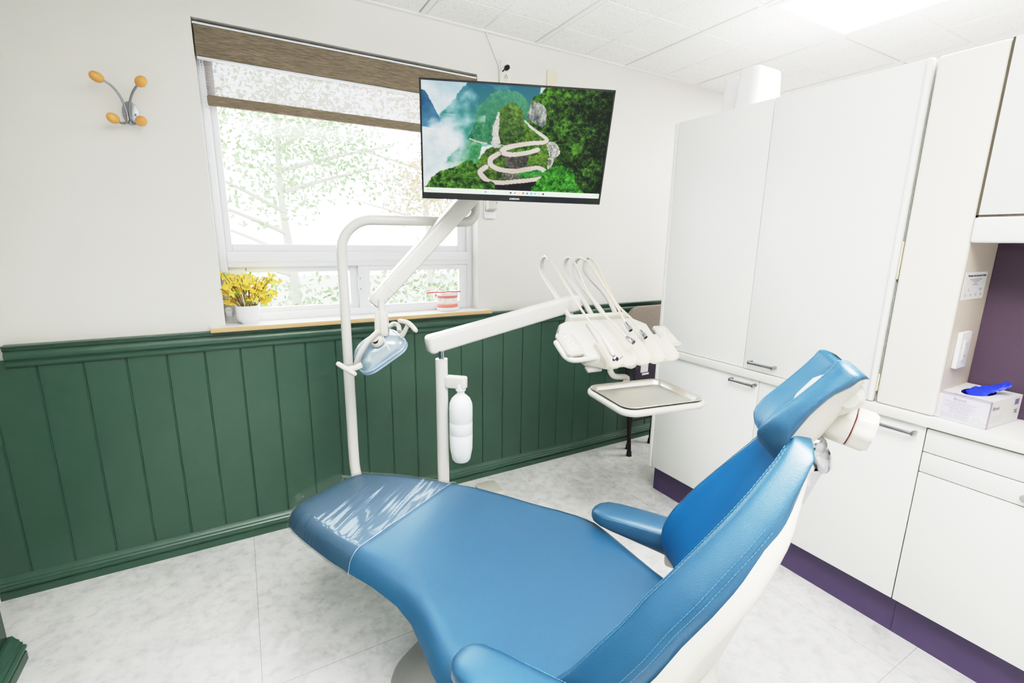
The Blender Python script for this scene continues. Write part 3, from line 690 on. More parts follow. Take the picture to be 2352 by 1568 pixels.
for s in (0, W_-.20): MB().lathe([(.011, .035), (.014, .03), (.015, .012), (.017, .0), (.001, .0)], (x2-.06+s, -.135, .0), n=14).build('rubber_foot', RUBBER, fc)
MB().tube([(x2-.068, -.15, .2), (x2+.14, -.15, .2)], .006, 8).build('cross_bar', DARKM, fc)
bk = []
bc = Vector((x0+.20, -.10, .0))
for f in (.9, 1, 1, .9):
    pass
prf = rrect(-.205, .60, .205, .952, .10, 7)
MB().prism(prf, .0, .035, XZY, bc, bev=.012).build('back_pad', FABG, fc)
st = MB().prism(rrect(-.175, .40, .21, .66, .03), 0, .03, XZY, (x0+.20, -.175, 0), bev=.008).build('seat_pan', DARKF, fc)
for u0, v0, u1, v1 in ((1473, 831, 1488, 853), (1475, 857, 1490, 859)):
    pA, pB = at(u0, v0, y=-.2062), at(u1, v1, y=-.2062)
    MB().box((pA.x, -.2062, pB.z), (pB.x, -.2052, pA.z)).build('paper_tag', PAPER, st)
# ------------------------------------------------------------------ dental chair (own axes: a towards the head, s across, z up)
AX, LT, T0_ = Vector((.5, -.866, 0)), Vector((.866, .5, 0)), Vector((-.12, -.74, 0))
def ch(a, s, z): return T0_+AX*a+LT*s+Vector((0, 0, z))
dc = thing('dental_chair', 'blue vinyl reclining dental chair with white shell and wing backrest', 'dental chair', ch(.75, 0, 0))
SEATW = [(-.045, .115, .115), (-.035, .15, .15), (-.01, .170, .168), (.05, .188, .185), (.13, .203, .208), (.25, .222, .235), (.33, .228, .252), (.42, .228, .280), (.50, .234, .300), (.56, .25, .314), (.62, .282, .328), (.68, .318, .342), (.74, .345, .352), (.79, .35, .352), (.84, .335, .330), (.92, .29, .285), (1.0, .25, .240), (1.07, .215, .205), (1.10, .20, .19)]
SEATZ = [(-.05, .505, .030), (-.03, .512, .055), (0, .518, .07), (.1, .527, .08), (.30, .536, .085), (.40, .534, .09), (.5, .523, .095), (.6, .510, .1), (.75, .497, .1), (.95, .489, .1), (1.1, .482, .08)]
def seat_ring(a, grow=0, n=30):
    wn_, wf = interp(SEATW, a); z, th = interp(SEATZ, a); wn_ += grow; wf += grow; z += grow; th += 2*grow
    edge = min(.05, wn_*.5); pts = []
    dish = .012*min(1, max(0, (a-.35)/.25))
    for i in range(n+1):                                   # across the top, near to far
        s = -wn_+(wn_+wf)*i/n; d = min(s+wn_, wf-s); c = (s-(wf-wn_)/2)/((wn_+wf)/2)
        e = max(0, 1-d/edge); drop = (1-math.sqrt(max(0, 1-e*e)))*th*.62
        pts.append(ch(a, s, z-drop+dish*(c*c)*1.2-dish))
    for i in range(1, n//2):                               # underside, pulled inwards
        f = i/(n//2); s = wf-(wn_+wf)*f
        k = abs(2*f-1); ins = math.sin(PI*min(f, 1-f)) if True else 0
        pts.append(ch(a, s*(.97-.05*math.sin(PI*f)), z-th*.62-th*.38*min(1, math.sin(PI*f)*2.2)))
    return pts
avals = [-.045, -.04, -.03, -.015, 0, .03, .07]+[.11+.03*i for i in range(33)]
seat = MB().loft([seat_ring(a) for a in avals]).build('seat_cushion', BLUE, dc, ang=60)
# clear sleeve over the foot end (lies on the chair: a thing of its own)
fm = MB(); rings = []
fa = [-.090, -.085, -.075, -.065, -.055, -.048, -.04, -.03, -.02, -.01, 0]+[.006+.00545*i for i in range(60)]
for a in fa:
    g = .0045+.006*max(0, (-a)/.07)
    r = seat_ring(max(a, -.0449), g, 60)
    if a < -.0449: r = [p-AX*(-.0449-a) for p in r]; c = sum(r, Vector())/len(r); r = [c+(p-c)*(1-.16*(-.0449-a)/.045) for p in r]
    rr = []
    for p in r:
        w = noise.noise(Vector((p.dot(AX)*34+p.dot(LT)*7, p.dot(LT)*2.2, 1)))*.0005+max(0, abs(noise.noise(Vector((p.dot(AX)*52+p.dot(LT)*15, p.dot(LT)*3, 7))))-.12)*.0036
        low = max(0, (interp(SEATZ, a)[0]-.03-p.z)/.05)
        w += low*.006*noise.noise(Vector((p.dot(AX)*90, 3, p.z*25)))
        rr.append(p+Vector((0, 0, 1))*max(w, -.0036)+(p-ch(a, 0, p.z)).normalized()*(low*abs(w)*1.5))
    rings.append(rr)
hem = [p+Vector((0, 0, .0006)) for p in rings[-1]]
fmo = fm.loft(rings, True, False).build('plastic_sleeve', FILM, ang=80); tag(fmo, 'clear wrinkled plastic sleeve over the foot end of the blue chair', 'plastic cover')
MB().tube(hem+[hem[0]], .0009, 5).build('hem', FILMH, fmo)
# backrest
def chb(a, s, z):
    if s > 0 and z < .70:
        a += interp([(.40, .26), (.43, .205), (.476, .145), (.513, .09), (.555, .05), (.59, .031), (.615, .020), (.64, .011), (.66, .004), (.70, 0)], z)[0]*min(1, s/.2)*max(0, min(1, (1.13-a)/.2))
    return ch(a+.02*s, s, z)
BK = [(.43, 1.035, .88, .25), (.49, 1.06, .925, .25), (.55, 1.082, .972, .249), (.62, 1.11, 1.017, .239), (.68, 1.135, 1.057, .228), (.74, 1.16, 1.092, .213), (.80, 1.185, 1.132, .198), (.85, 1.206, 1.165, .181), (.90, 1.228, 1.198, .162), (.944, 1.247, 1.225, .143), (1.0, 1.27, 1.257, .115), (1.025, 1.279, 1.268, .10), (1.04, 1.285, 1.278, .088)]
def g2(z): return gofz(z)*interp([(.85, 1), (.93, .86), (.98, .66), (1.04, .42)], z)[0]
def gofz(z): return interp([(.4, 1), (.6, .97), (.8, .86), (.95, .74), (1.04, .62)], z)[0]
def back_ctrl(z):
    a0, ac, w = interp(BK, z); e = 1.0
    g = gofz(z)
    half = [(a0, 0, z), (a0-.004, w*.45, z), ((a0+ac)/2-.004, w*.80, z+.004), (ac, w, z+.006), (ac+.010*g, w+.030*g, z), (ac+.055*g, w+.050*g, z-.02*g), (ac+.105*g2(z), w+.040*g2(z), z-.04*g2(z))]
    return half, a0, ac, w
def back_ring(z):
    h, a0, ac, w = back_ctrl(z)
    pts = [(a, -s, zz) for a, s, zz in reversed(h)]+h[1:]
    return crom([chb(*p) for p in pts], 6)
zs = [.43+.0125*i for i in range(49)]
def back_full(z):
    f = back_ring(z); h, a0, ac, w = back_ctrl(z)
    g = g2(z); back = crom([chb(ac+.105*g, w+.040*g, z-.04*g), chb(a0+.05*g, w*.5, z-.045*g), chb(a0+.055*g, 0, z-.045*g), chb(a0+.05*g, -w*.5, z-.045*g), chb(ac+.105*g, -w-.040*g, z-.04*g)], 5)
    return f+back[1:-1]
bmb = MB(); rings = [back_full(z) for z in zs]
topc = sum(rings[-1], Vector())/len(rings[-1])
for f, dz in ((.9, .010), (.7, .016), (.3, .018)): rings.append([topc+(p-topc)*f+Vector((0, 0, dz)) for p in rings[-1 if False else 48]])
bmb.loft(rings)
nr = len(rings[0]); crest0 = 6*3; crest1 = 6*9
for i, f in enumerate(bmb.f):
    j = i % nr
    if i < nr*47 and crest0 <= j < crest1: bmb.mi[i] = 1
back = bmb.build('backrest', [BLUE, BLUEC], dc, ang=60)
# white moulded shell behind the backrest
def shell_ring(z, g):
    h, a0, ac, w = back_ctrl(z); lo = max(0, (.80-z))*.05; g = g2(z)
    out = crom([chb(ac+.079*g, w+.053*g, z-.035*g), chb(ac+.108*g, w+.050*g, z-.045*g), chb(ac+.116*g+lo, w+.028*g, z-.058*g), chb(a0+.085*g+lo, w*.55, z-.06*g), chb(a0+.09*g+lo, 0, z-.06*g), chb(a0+.085*g+lo, -w*.55, z-.06*g), chb(ac+.116*g+lo, -w-.028*g, z-.058*g), chb(ac+.108*g, -w-.050*g, z-.045*g), chb(ac+.079*g, -w-.053*g, z-.035*g)], 5)
    inn = [chb(a0+.048*g, s, z-.04*g) for s in (-w*.8, -w*.4, 0, w*.4, w*.8)]
    return out+inn
srings = [shell_ring(z, 0) for z in [.42+.02*i for i in range(30)]]
for f_, dz_ in ((.93, .012), (.8, .020), (.6, .024)):
    q_ = sum(srings[29], Vector())/len(srings[29]); srings.append([q_+(p-q_)*f_+Vector((0, 0, dz_)) for p in srings[29]])
MB().loft(srings).build('back_shell', PLAST, dc, ang=50, label='white plastic shell')
# stitching: dashes along the crest and the outer seam, both sides
def dashes(fn, m=90, zt=1.02):
    sb = MB(); P = [fn(.45+(zt-.45)*i/(3*m)) for i in range(3*m+1)]
    for i in range(m): sb.tube([P[3*i], P[3*i+2]], .0008, 5)
    return sb
for sgn in (-1, 1):
    for off, dn in ((.006, 0), (.016, 0)):
        def crest(z, off=off): 
            h, a0, ac, w = back_ctrl(z); return chb(ac-.001+off*.15, sgn*(w+off), z+.0075)
        dashes(crest).build('stitching', STITCH, dc)
    for off in (0, .010):
        def outer(z, off=off):
            h, a0, ac, w = back_ctrl(z); g = gofz(z); return chb(ac+.052*g+off, sgn*(w+.0515*g-off*.05), z-.019*g-off*.3)
        dashes(outer, 78, .93).build('stitching', STITCH, dc)
# headrest
HC = ch(1.275, 0, 1.080); HA = (AX*.65+Vector((0, 0, .76))).normalized(); HN = (AX*-.76+Vector((0, 0, .65))).normalized()
hr = thing_p = None
def hp(t, s, n):
    t = t-.14*s; return HC+HA*t+LT*s+HN*n
HT = [(-.101, .56, -.034, -.06), (-.098, .70, -.022, -.06), (-.088, .84, -.008, -.058), (-.072, .92, -.001, -.048), (-.05, .97, .003, -.022), (0, 1.0, .004, -.010), (.04, 1.0, .006, -.008), (.07, 1.0, .009, -.016), (.083, .99, .012, -.018), (.090, .95, .009, -.018), (.094, .84, .002, -.016), (.096, .64, -.006, -.014)]
def hring(t):
    k, off, e = interp(HT, t)
    half = [(0, -.014), (.045, -.009), (.072, .006), (.085, .0145), (.098, .0115), (.111, .5*e+.004), (.108, e-.003)]
    pts = [(-s_*k, n+off) for s_, n in reversed(half)]+[(s_*k, n+off) for s_, n in half[1:]]
    pts += [(.06*k, e-.012+off), (-.06*k, e-.012+off)]
    return crom([hp(t, s_, n) for s_, n in pts], 4, True)
tt = [-.101, -.1005, -.0995, -.098, -.095, -.091]+[-.086+.0118*i for i in range(14)]+[.075, .080, .084, .0875, .0905, .093, .0948, .096]
MB().loft([hring(t) for t in tt]).build('headrest_cushion', BLUE, dc, ang=60)
def shell_h(t):
    k, off, e = interp(HT, t); th = .036*max(.15, 1-max(0, (t+.01)/.10)**2)
    ctrl = [(-.106*k, e+.002), (-.100*k, e-.010), (-.06*k, e-.012-th), (.06*k, e-.012-th), (.100*k, e-.010), (.106*k, e+.002)]
    return crom([hp(t, s_, n+off) for s_, n in ctrl], 5)
MB().loft([shell_h(t) for t in [-.092, -.085, -.075, -.06, -.04, -.02, 0, .02, .04, .055, .068, .08, .086]]).build('headrest_shell', PLAST, dc, ang=50, label='white plastic shell')
sb = MB()
for sg_ in (-1, 1):
    P_ = [hp(t, sg_*.0865*interp(HT, t)[0], .0148+interp(HT, t)[1]) for t in [-.085+.0016*i for i in range(108)]]
    for i in range(0, len(P_)-2, 3): sb.tube([P_[i], P_[i+2]], .0008, 4)
sb.build('stitching', STITCH, dc)
# knuckle, tightening knob, chrome bar
KC = at(1951, 977, d=.80); KA = (AX*.93+Vector((0, 0, -.20))-LT*.05).normalized(); kx, ky, kz = frame(KA)
MB().lathe([(.001, -.058), (.026, -.058), (.033, -.053), (.0345, -.045), (.0345, -.002), (.034, 0)], KC, KA, 32).build('pivot_housing', PLAST, dc)
MB().lathe([(.0340, .0), (.0343, .0005), (.0340, .001)], KC, KA, 32).build('seam_ring', REDL, dc, label='thin red ring')
kn = MB(); rings = []
for f, h in ((.95, .002), (1, .004), (1, .026), (.9, .032), (.05, .033)):
    rings.append([KC+KA*h+(kx*math.cos(2*PI*j/48)+ky*math.sin(2*PI*j/48))*(.0345*f*(1+.04*math.cos(8*2*PI*j/48))) for j in range(48)])
kn.loft(rings).build('tightening_knob', PLAST, dc, ang=30)
k0 = at(1944, 905, d=.765)
MB().tube(crom([k0-LT*.03, k0, k0+LT*.03], 4), [.014, .021, .024, .0245, .025, .0245, .024, .021, .014], 20).build('knuckle', PLAST, dc)
MB().tube(crom([k0+HN*.02-HA*.02, k0-HN*.005-HA*.015, KC-KA*.028+Vector((0, 0, .02))], 4), .02, 16, squash=(1.2, .9)).build('knuckle_link', PLAST, dc)
c0, c1, c2, c3 = at(1868, 1022, d=.80), at(1884, 1045, d=.80), at(1889, 1068, d=.82), at(1868, 1098, d=.84)
MB().ball(c0, .021, 20).tube(crom([c0, c1, c2, c2.lerp(c3, .4)], 5), [.017, .017, .0165, .016, .016, .016, .0155, .015, .015, .0145, .014, .013, .012, .011, .009, .008], 18).build('chrome_joint', CHROME, dc)
MB().tube([c2.lerp(c3, .2), c3, at(1838, 1150, d=.88)], .012, 4, squash=(1.6, .6)).build('headrest_bar', CHROME, dc)
# armrests
def arm(sgn, z0, lab):
    r = []
    for a, wi, wo, zt_, zb in ((.792, .318, .322, .545, .535), (.796, .303, .340, .552, .526), (.808, .288, .357, .560, .520), (.83, .279, .370, .566, .514), (.87, .276, .376, .569, .508), (.93, .276, .378, .571, .500), (1.0, .276, .376, .573, .490), (1.05, .277, .370, .574, .482), (1.07, .282, .362, .572, .486)):
        c = (wi+wo)/2+(.02 if sgn < 0 else 0); a -= .03 if sgn < 0 else 0; hwid = (wo-wi)/2; hz = (zt_-zb)/2; cz = (zt_+zb)/2+z0
        r.append([ch(a, sgn*(c+hwid*math.copysign(abs(math.cos(q))**.6, math.cos(q))), cz+hz*math.copysign(abs(math.sin(q))**.6, math.sin(q))) for q in [2*PI*j/24 for j in range(24)]])
    o = MB().loft(r).build('armrest', BLUE, dc, ang=60)
    return o
ARMR = (arm(-1, .012, ''), arm(1, -.012, ''))
for sgn, o in zip((-1, 1), ARMR):
    z0 = .012 if sgn < 0 else -.012
    MB().box((0, 0, 0), (1, 1, 1)).v
    MB().box((1.02, sgn*.29 if sgn > 0 else -.35, .44), (1.10, .35 if sgn > 0 else -.29, .53), bev=.012, basis=(AX, LT, Vector((0, 0, 1))), o=T0_.copy()).build('arm_bracket', PLAST, dc)
    sb = MB()
    edge = [ch(a-(.03 if sgn < 0 else 0), sgn*(.2775+(.02 if sgn < 0 else 0)), z+z0) for a, z in ((.84, .553), (.9, .556), (.97, .558), (1.05, .56))]
    P = crom(edge, 40)
    for i in range(0, len(P)-2, 3): sb.tube([P[i], P[i+2]], .0009, 4)
    sb.build('stitching', STITCH, dc)
# under-seat frame, lift arm and cast base
MB().loft([[ch(a, s, z) for s, z in ((-.12*k, .44), (.12*k, .44), (.14*k, .40), (.10*k, z1), (-.10*k, z1), (-.14*k, .40))] for a, k, z1 in ((.40, .6, .395), (.55, 1, .36), (.8, 1.2, .34), (1.05, 1.1, .34), (1.12, .8, .36))]).build('seat_frame', GREYM, dc, ang=40)
MB().loft([[ch(a, s, z) for s, z in ((-.09, z0), (.09, z0), (.09, z1), (-.09, z1))] for a, z0, z1 in ((.62, .05, .15), (.72, .14, .27), (.86, .27, .38), (.95, .33, .42))]).build('lift_arm', GREYM, dc)
br = []
for f, z in ((1.0, 0), (1.02, .006), (1.0, .025), (.95, .045), (.82, .085), (.62, .14), (.42, .19)):
    br.append([ch(.62+x*f, .03+y*f, z) for x, y in rrect(-.32, -.17, .30, .18, .12, 8)])
MB().loft(br).build('cast_base', GREYM, dc, ang=50)
bk_ = at(970, 1392, d=1.30)
MB().lathe([(.001, 0), (.016, 0), (.02, .004), (.022, .05), (.001, .05)], bk_-Vector((0, 0, .03)), n=16).box(bk_+Vector((-.0, -.01, .0)), bk_+Vector((.09, .02, .02)), bev=.004).build('frame_foot', GREYM, dc)
# white pivot cover low behind the backrest
MB().tube(crom([at(1612, 1448, d=.90), at(1618, 1490, d=.885), at(1612, 1568, d=.86), at(1590, 1660, d=.84), ch(1.0, -.11, .37)], 5), [.018, .021, .023, .024, .0245, .025, .025, .025, .025, .026, .027, .028, .03, .032, .034, .036, .038, .04, .04, .04, .04], 18).build('pivot_cover', PLAST, dc)
# ------------------------------------------------------------------ delivery unit on its post
DV = 1.72
du = thing('delivery_unit', 'white dental delivery unit on swing arm with four hoses and tray holder', 'dental delivery unit', at(1015, 950, d=DV)-Vector((0, 0, .55)))
pt = at(1014, 824, d=DV); pbm = at(1018, 1070, d=DV)
px, py = pt.x, pt.y
hub = ch(.50, .05, .10)
pts = [Vector((px, py, pt.z-.002)), Vector((px, py, pt.z-.02)), Vector((px, py, .70)), Vector((px, py, .52)), Vector((px, py, .40)), Vector((px-.012, py-.03, .28)), Vector((px-.05, py-.12, .17)), ch(.45, .13, .135), ch(.56, .06, .13)]
cp = crom(pts, 6)
MB().tube(cp, [.018, .0215]+[.0225]*(len(cp)-2), 20).build('post', PLASTW, du)
MB().tube([Vector((px, py, pt.z-.01)), Vector((px, py, pt.z+.03))], .011, 14).build('spindle', CHROME, du)
A0 = at(981, 793, d=DV-.01); A1 = at(1326, 693, d=2.02)
ad = (A1-A0).normalized(); av = Vector((0, 0, 1))-ad*ad.z; av.normalize(); as_ = ad.cross(av)
def arm_ring(t, hh, ww, f=1): 
    c = A0+(A1-A0)*t
    return [c+as_*x*f+av*y*f for x, y in rrect(-ww, -hh, ww, hh, .012, 4)]
MB().loft([arm_ring(t, .034, .028, f) for t, f in ((0, .7), (.008, .92), (.02, 1), (.07, 1.0), (.0701, .985), (.93, .97), (.9301, 1), (.985, 1), (1, .85))]).build('swing_arm', PLASTW, du, ang=40)
MB().ball(A0+(A1-A0)*.058-av*.028-as_*.028, .0045, 8).build('screw', GREYM, du)
# head: its own axes (p across, q up the slope towards the back, n out of the top)
th = math.radians(-5); al = math.radians(30)
E1 = Vector((math.cos(th), math.sin(th), 0)); E2 = Vector((-math.sin(th), math.cos(th), 0))
ES = E2*math.cos(al)+Vector((0, 0, math.sin(al))); EN = -E2*math.sin(al)+Vector((0, 0, math.cos(al)))
HO = at(1395, 838, d=1.75); HB = (E1, ES, EN)
def hd_(p, q, n=0): return HO+E1*p+ES*q+EN*n
def hpq(u, v): x = on_plane(u, v, HO, EN)-HO; return (x.dot(E1), x.dot(ES))
J = hd_(-.02, .30, -.03)
MB().tube([A1+Vector((-.01, 0, -.02))-ad*.03, Vector(((A1-ad*.04).x, (A1-ad*.04).y, J.z-.01))], .016, 14).build('drop_post', PLASTW, du)
bodyp = [hpq(*p) for p in ((1338, 822), (1312, 790), (1287, 760), (1284, 738), (1300, 728), (1432, 724), (1448, 727), (1487, 740), (1500, 760), (1535, 800), (1400, 830))]
MB().prism([hpq(*p) for p in ((1352, 816), (1333, 800), (1318, 772), (1284, 765), (1285, 742), (1304, 733), (1345, 731), (1432, 726), (1452, 728), (1487, 742), (1499, 760), (1532, 800), (1480, 815), (1405, 825))], -.062, .0, HB, HO, bev=.014, seg=3).build('head_body', PLAST, du, ang=40)
mid = MB().prism([hpq(*p) for p in ((1378, 797), (1345, 745), (1425, 738), (1445, 760), (1500, 790))], -.005, .012, HB, HO, bev=.008, seg=3)
mid.build('head_cover', PLAST, du, ang=40)
bb = MB().prism([hpq(*p) for p in ((1306, 738), (1300, 730), (1430, 722), (1440, 730))], -.03, .02, HB, HO, bev=.008, seg=2).build('hose_manifold', PLAST, du)
# comb: soft pad with five scooped channels and a scalloped front lip
cb_ = MB(); rings = []; NP = 61
for q, n0, fr_ in ((.105, .001, .0), (.104, .018, .25), (.09, .022, .6), (.05, .020, 1), (.015, .017, 1), (.003, .012, 1), (-.004, .002, .8), (-.003, -.014, .3)):
    row = []
    for i in range(NP):
        p = -.004+.352*i/(NP-1); ph = (p/.344*5) % 1
        g = min(1, 1.25*math.sin(PI*ph))**.7
        row.append(hd_(p, q-(.006*(1-g) if q < .02 else 0)*0+(-.008*g+.004 if q < .02 else 0), n0-.014*g*fr_))
    rings.append(row)
rings.append([hd_(-.004+.352*i/(NP-1), .105, -.014) for i in range(NP)])
cb_.loft(rings, closed=False)
for col in (0, NP-1):
    cb_.add([r[col] for r in rings], [tuple(range(len(rings)))])
cb_.build('holder_comb', SILIC, du, ang=50, label='ivory soft holder with five scooped channels')
# keypads
for x0_, x1_, q0, q1 in ((-.126, -.048, .076, .20), (.352, .425, .070, .198)):
    kp = MB().prism(rrect(x0_, q0, x1_, q1, .012), -.022, -.002, HB, HO, bev=.006, seg=3).build('keypad', PLAST, du)
    fr2 = MB()
    outl = [hd_(x, y, -.0012) for x, y in rrect(x0_+.008, q0+.008, x1_-.008, q1-.008, .006)]
    fr2.tube(outl+[outl[0]], .0006, 4); fr2.build('keypad_border', PRINTG, kp)
    for bx_, by_ in ((.3, .25), (.55, .2), (.7, .32), (.35, .42), (.6, .45), (.45, .6), (.4, .78), (.62, .8)):
        c = hd_(x0_+(x1_-x0_)*bx_, q0+(q1-q0)*by_, -.0018)
        MB().ball(c, (.005, .005, .0012), 10, HB).build('button', BOXW, kp)
MB().tube(crom([hd_(-.10, .095, -.045), hd_(-.10, .10, -.045)], 2), .01, 8).build('keypad_stem', PLAST, du)
MB().box((.33, .10, -.04), (.37, .16, -.015), bev=.004, basis=HB, o=HO).build('keypad_stem', PLAST, du)
# side grab handle and grey bracket
hpt = [at(u, v, d=dd) for u, v, dd in ((1277, 787, 1.80), (1287, 803, 1.79), (1300, 820, 1.78), (1318, 827, 1.77), (1352, 824, 1.78), (1385, 818, 1.80))]
MB().tube(crom(hpt, 6), .0105, 14).ball(hpt[0], .0105, 12).build('grab_handle', PLASTW, du)
MB().box((-.045, .03, -.068), (.02, .06, -.056), bev=.004, basis=HB, o=HO).build('under_bracket', GREYM, du)
MB().lathe([(.001, 0), (.03, 0), (.034, .006), (.034, .016), (.03, .022), (.001, .022)], hd_(.165, .06, -.072), EN, 10).build('brake_knob', SILIC, du)
# tray support and holder
tz = .797; ta = math.radians(-9.5)
TE1 = Vector((math.cos(ta), math.sin(ta), 0)); TE2 = Vector((-math.sin(ta), math.cos(ta), 0)); TB = (TE1, TE2, Vector((0, 0, 1)))
q = [on_plane(u, v, Vector((0, 0, tz)), Vector((0, 0, 1))) for u, v in ((1343, 893), (1440, 951), (1630, 924), (1510, 864))]
tc = sum(q, Vector())/4; tc.z = tz
TW, TD = .345/2, .292/2
s0 = [hd_(.03, .10, -.06), at(1400, 838, d=1.84), at(1402, 852, d=1.86), at(1412, 864, d=1.89), at(1440, 868, d=1.93), tc+TE2*.165+Vector((.02, 0, -.034)), tc+TE2*.08+Vector((.01, 0, -.036)), tc+Vector((0, 0, -.036))]
MB().tube(crom(s0, 6), .012, 12, squash=(1, 1)).build('tray_arm', PLASTW, du)
hl = MB(); rings = []
for f, z in ((-.02, -.02), (0, -.021), (.004, -.015), (.004, -.006), (0, .0), (-.010, .001), (-.016, -.004), (-.02, -.012)):
    rings.append([tc+TE1*x+TE2*y+Vector((0, 0, z)) for x, y in rrect(-TW-f, -TD-f, TW+f, TD+f, .05+f, 8)])
hl.loft(rings, True, False); hl.loft([rings[-1], rings[0]], True, False)
hl.prism(rrect(-TW+.015, -TD+.015, TW-.015, TD-.015, .04, 6), -.019, -.013, TB, tc)
hl.build('tray_holder', PLAST, du, ang=50)
# metal tray resting in the holder
TZ = -.0118
tw, td = TW-.010, TD-.012
rings = []
for f, z in ((-.021, 0), (-.02, 0.0), (-.016, .0015), (-.005, .017), (-.002, .019), (.003, .0195), (.005, .0185), (.005, .017), (.003, .017), (-.004, .0168), (-.017, .000), (-.021, -.0012)):
    rings.append([tc+TE1*x+TE2*y+Vector((0, 0, TZ+.0014+z)) for x, y in rrect(-tw-f, -td-f, tw+f, td+f, .040+f, 8)])
tm = MB().loft(rings, True, True); tag(tm.build('instrument_tray', STEEL, ang=30), 'empty stainless steel instrument tray resting in the white holder', 'tray')
# hose rods and hoses: each pair lies in its own upright plane running front to back
ROD = [[(1318.6, 737), (1282, 687), (1247, 628), (1244, 607), (1246.5, 595), (1252.6, 588), (1259, 592), (1263, 598)], [(1365.6, 729), (1334, 680), (1302.5, 631), (1297, 613), (1299.5, 598), (1307, 590), (1314, 594), (1318, 601)], [(1396, 728), (1343.5, 663), (1323, 631), (1319.5, 610), (1323.5, 598), (1332, 591), (1340, 594), (1345, 598)], [(1420, 728), (1393, 678), (1348, 628), (1343.5, 607), (1345.5, 597), (1352, 590), (1359, 594), (1364, 600)]]
HOS = [[(1252.6, 587), (1266, 600), (1279, 619), (1311, 672), (1349, 731), (1386, 775)], [(1307, 589), (1323, 610), (1349, 669), (1382, 716), (1411, 745), (1440, 775)], [(1332, 590), (1349, 600), (1379, 643), (1417, 704), (1437, 742)], [(1352, 588), (1370, 607), (1393, 654), (1417, 698), (1452, 734), (1471, 760)]]
END = [(1400, 796), (1455, 786), (1448.6, 758.6), (1483, 775)]
for k in range(4):
    bpq = hpq(*ROD[k][0]); o_ = hd_(bpq[0], bpq[1], 0); nrm = E1
    rp = [on_plane(u, v, o_, nrm) for u, v in ROD[k]]; rp[0] = rp[0]-Vector((0, 0, .012))
    r_ = crom(rp, 5); rad = [.0112-.0085*max(0, i/len(r_)-.35) for i in range(len(r_))]
    rod = MB().tube(r_, rad, 12).build('hose_rod', PLASTW, du)
    hp_ = [on_plane(u, v, o_, nrm) for u, v in HOS[k]]
    e_ = on_plane(*END[k], o_, nrm)
    hz_ = MB().tube(crom(hp_, 6), .0048, 10).build('hose', HOSE, du)
    d_ = (e_-hp_[-1]).normalized(); L_ = (e_-hp_[-1]).length
    if k == 0:
        tip = on_plane(1414, 824, o_, nrm)
        MB().tube([hp_[-1]-d_*.004, hp_[-1]+(tip-hp_[-1])*.02, hp_[-1].lerp(tip, .75), hp_[-1].lerp(tip, .86)], [.006, .0095, .0105, .007], 14).build('syringe_handle', PLAST, hz_)
        MB().lathe([(.001, -.006), (.0105, -.006), (.011, .004), (.007, .008), (.001, .008)], tip, (E2*-1+Vector((0, 0, .2))), 16).tube(crom([tip+E1*.004, tip+E1*.018+Vector((0, 0, -.002)), tip+E1*.030+Vector((0, 0, .008))], 4), .0025, 8).build('syringe_head', CHROME, hz_)
    else:
        MB().lathe([(.005, -.004), (.0075, 0), (.0078, L_*.4), (.0100, L_*.5), (.0105, L_), (.0075, L_), (.007, L_-.010), (.001, L_-.010)], hp_[-1], d_, 16).build('connector', CHROME, hz_)
# water bottle with its bracket
bo_ = at(1058, 870, d=DV); bt = at(1058, 905, d=DV).z; bb0 = at(1058, 1076, d=DV).z; bxy = (bo_.x, bo_.y)
bt_top = at(1058, 893, d=DV).z
MB().box(Vector((0, 0, 0)), Vector((0, 0, 0))+Vector((.001, .001, .001))).v
bd = Vector((bxy[0]-px, bxy[1]-py, 0)); bl_ = bd.length; bd.normalize(); bn = Vector((-bd.y, bd.x, 0))
zc = at(1045, 878, d=DV).z
MB().prism(rrect(.012, -.018, bl_+.024, .018, .014, 5), zc-.022, zc+.022, (bd, bn, Vector((0, 0, 1))), (px, py, 0), bev=.006, seg=3).build('bottle_bracket', PLAST, du)
hgt = bt-bb0
MB().lathe([(.019, bt_top-bb0+.02), (.019, hgt+.012), (.014, hgt+.010), (.014, hgt-.002), (.022, hgt-.008), (.034, hgt-.020), (.0415, hgt-.038), (.043, hgt-.055), (.043, hgt*.60), (.0422, hgt*.595), (.043, hgt*.585), (.043, hgt*.42), (.0422, hgt*.415), (.043, hgt*.405), (.042, hgt*.2), (.040, .04), (.034, .008), (.028, .0), (.02, .004), (.001, .012)], (bxy[0], bxy[1], bb0), n=36).build('water_bottle', MILK, du, ang=50, label='milky white water bottle hanging upright from the bracket')
# ------------------------------------------------------------------ operating light on its own post
LD = 1.84
dl = thing('dental_light', 'white operating light with blue tinted reflector hanging from curved post', 'dental light', at(806, 900, d=LD)-Vector((0, 0, .5)))
lp0 = at(800, 835, d=LD); lx, ly = lp0.x, lp0.y
zA = at(786, 600, d=LD).z; e1_ = at(1000, 509, d=LD); e2_ = at(1092, 512, d=LD)
zt_ = at(850, 507, d=LD).z
hz = Vector((e2_.x-lx, e2_.y-ly, 0)); hlen = hz.length; hz.normalize()
PB = Vector((lx, ly, 0)); Rb = .115
arc = [PB+hz*(Rb-Rb*math.cos(q))+Vector((0, 0, zt_-Rb+Rb*math.sin(q))) for q in [PI/2*i/10 for i in range(11)]]
lowp = crom([PB+Vector((0, 0, .62)), PB+Vector((0, 0, .50)), PB+Vector((.004, -.01, .40)), PB+Vector((.03, -.06, .27)), PB+Vector((.09, -.18, .16)), ch(.46, .02, .135), ch(.56, .0, .13)], 6)
R2 = .045
arc2 = [PB+hz*(hlen-R2+R2*math.sin(q))+Vector((0, 0, zt_+R2-R2*math.cos(q))) for q in [PI/2*i/6 for i in range(7)]]
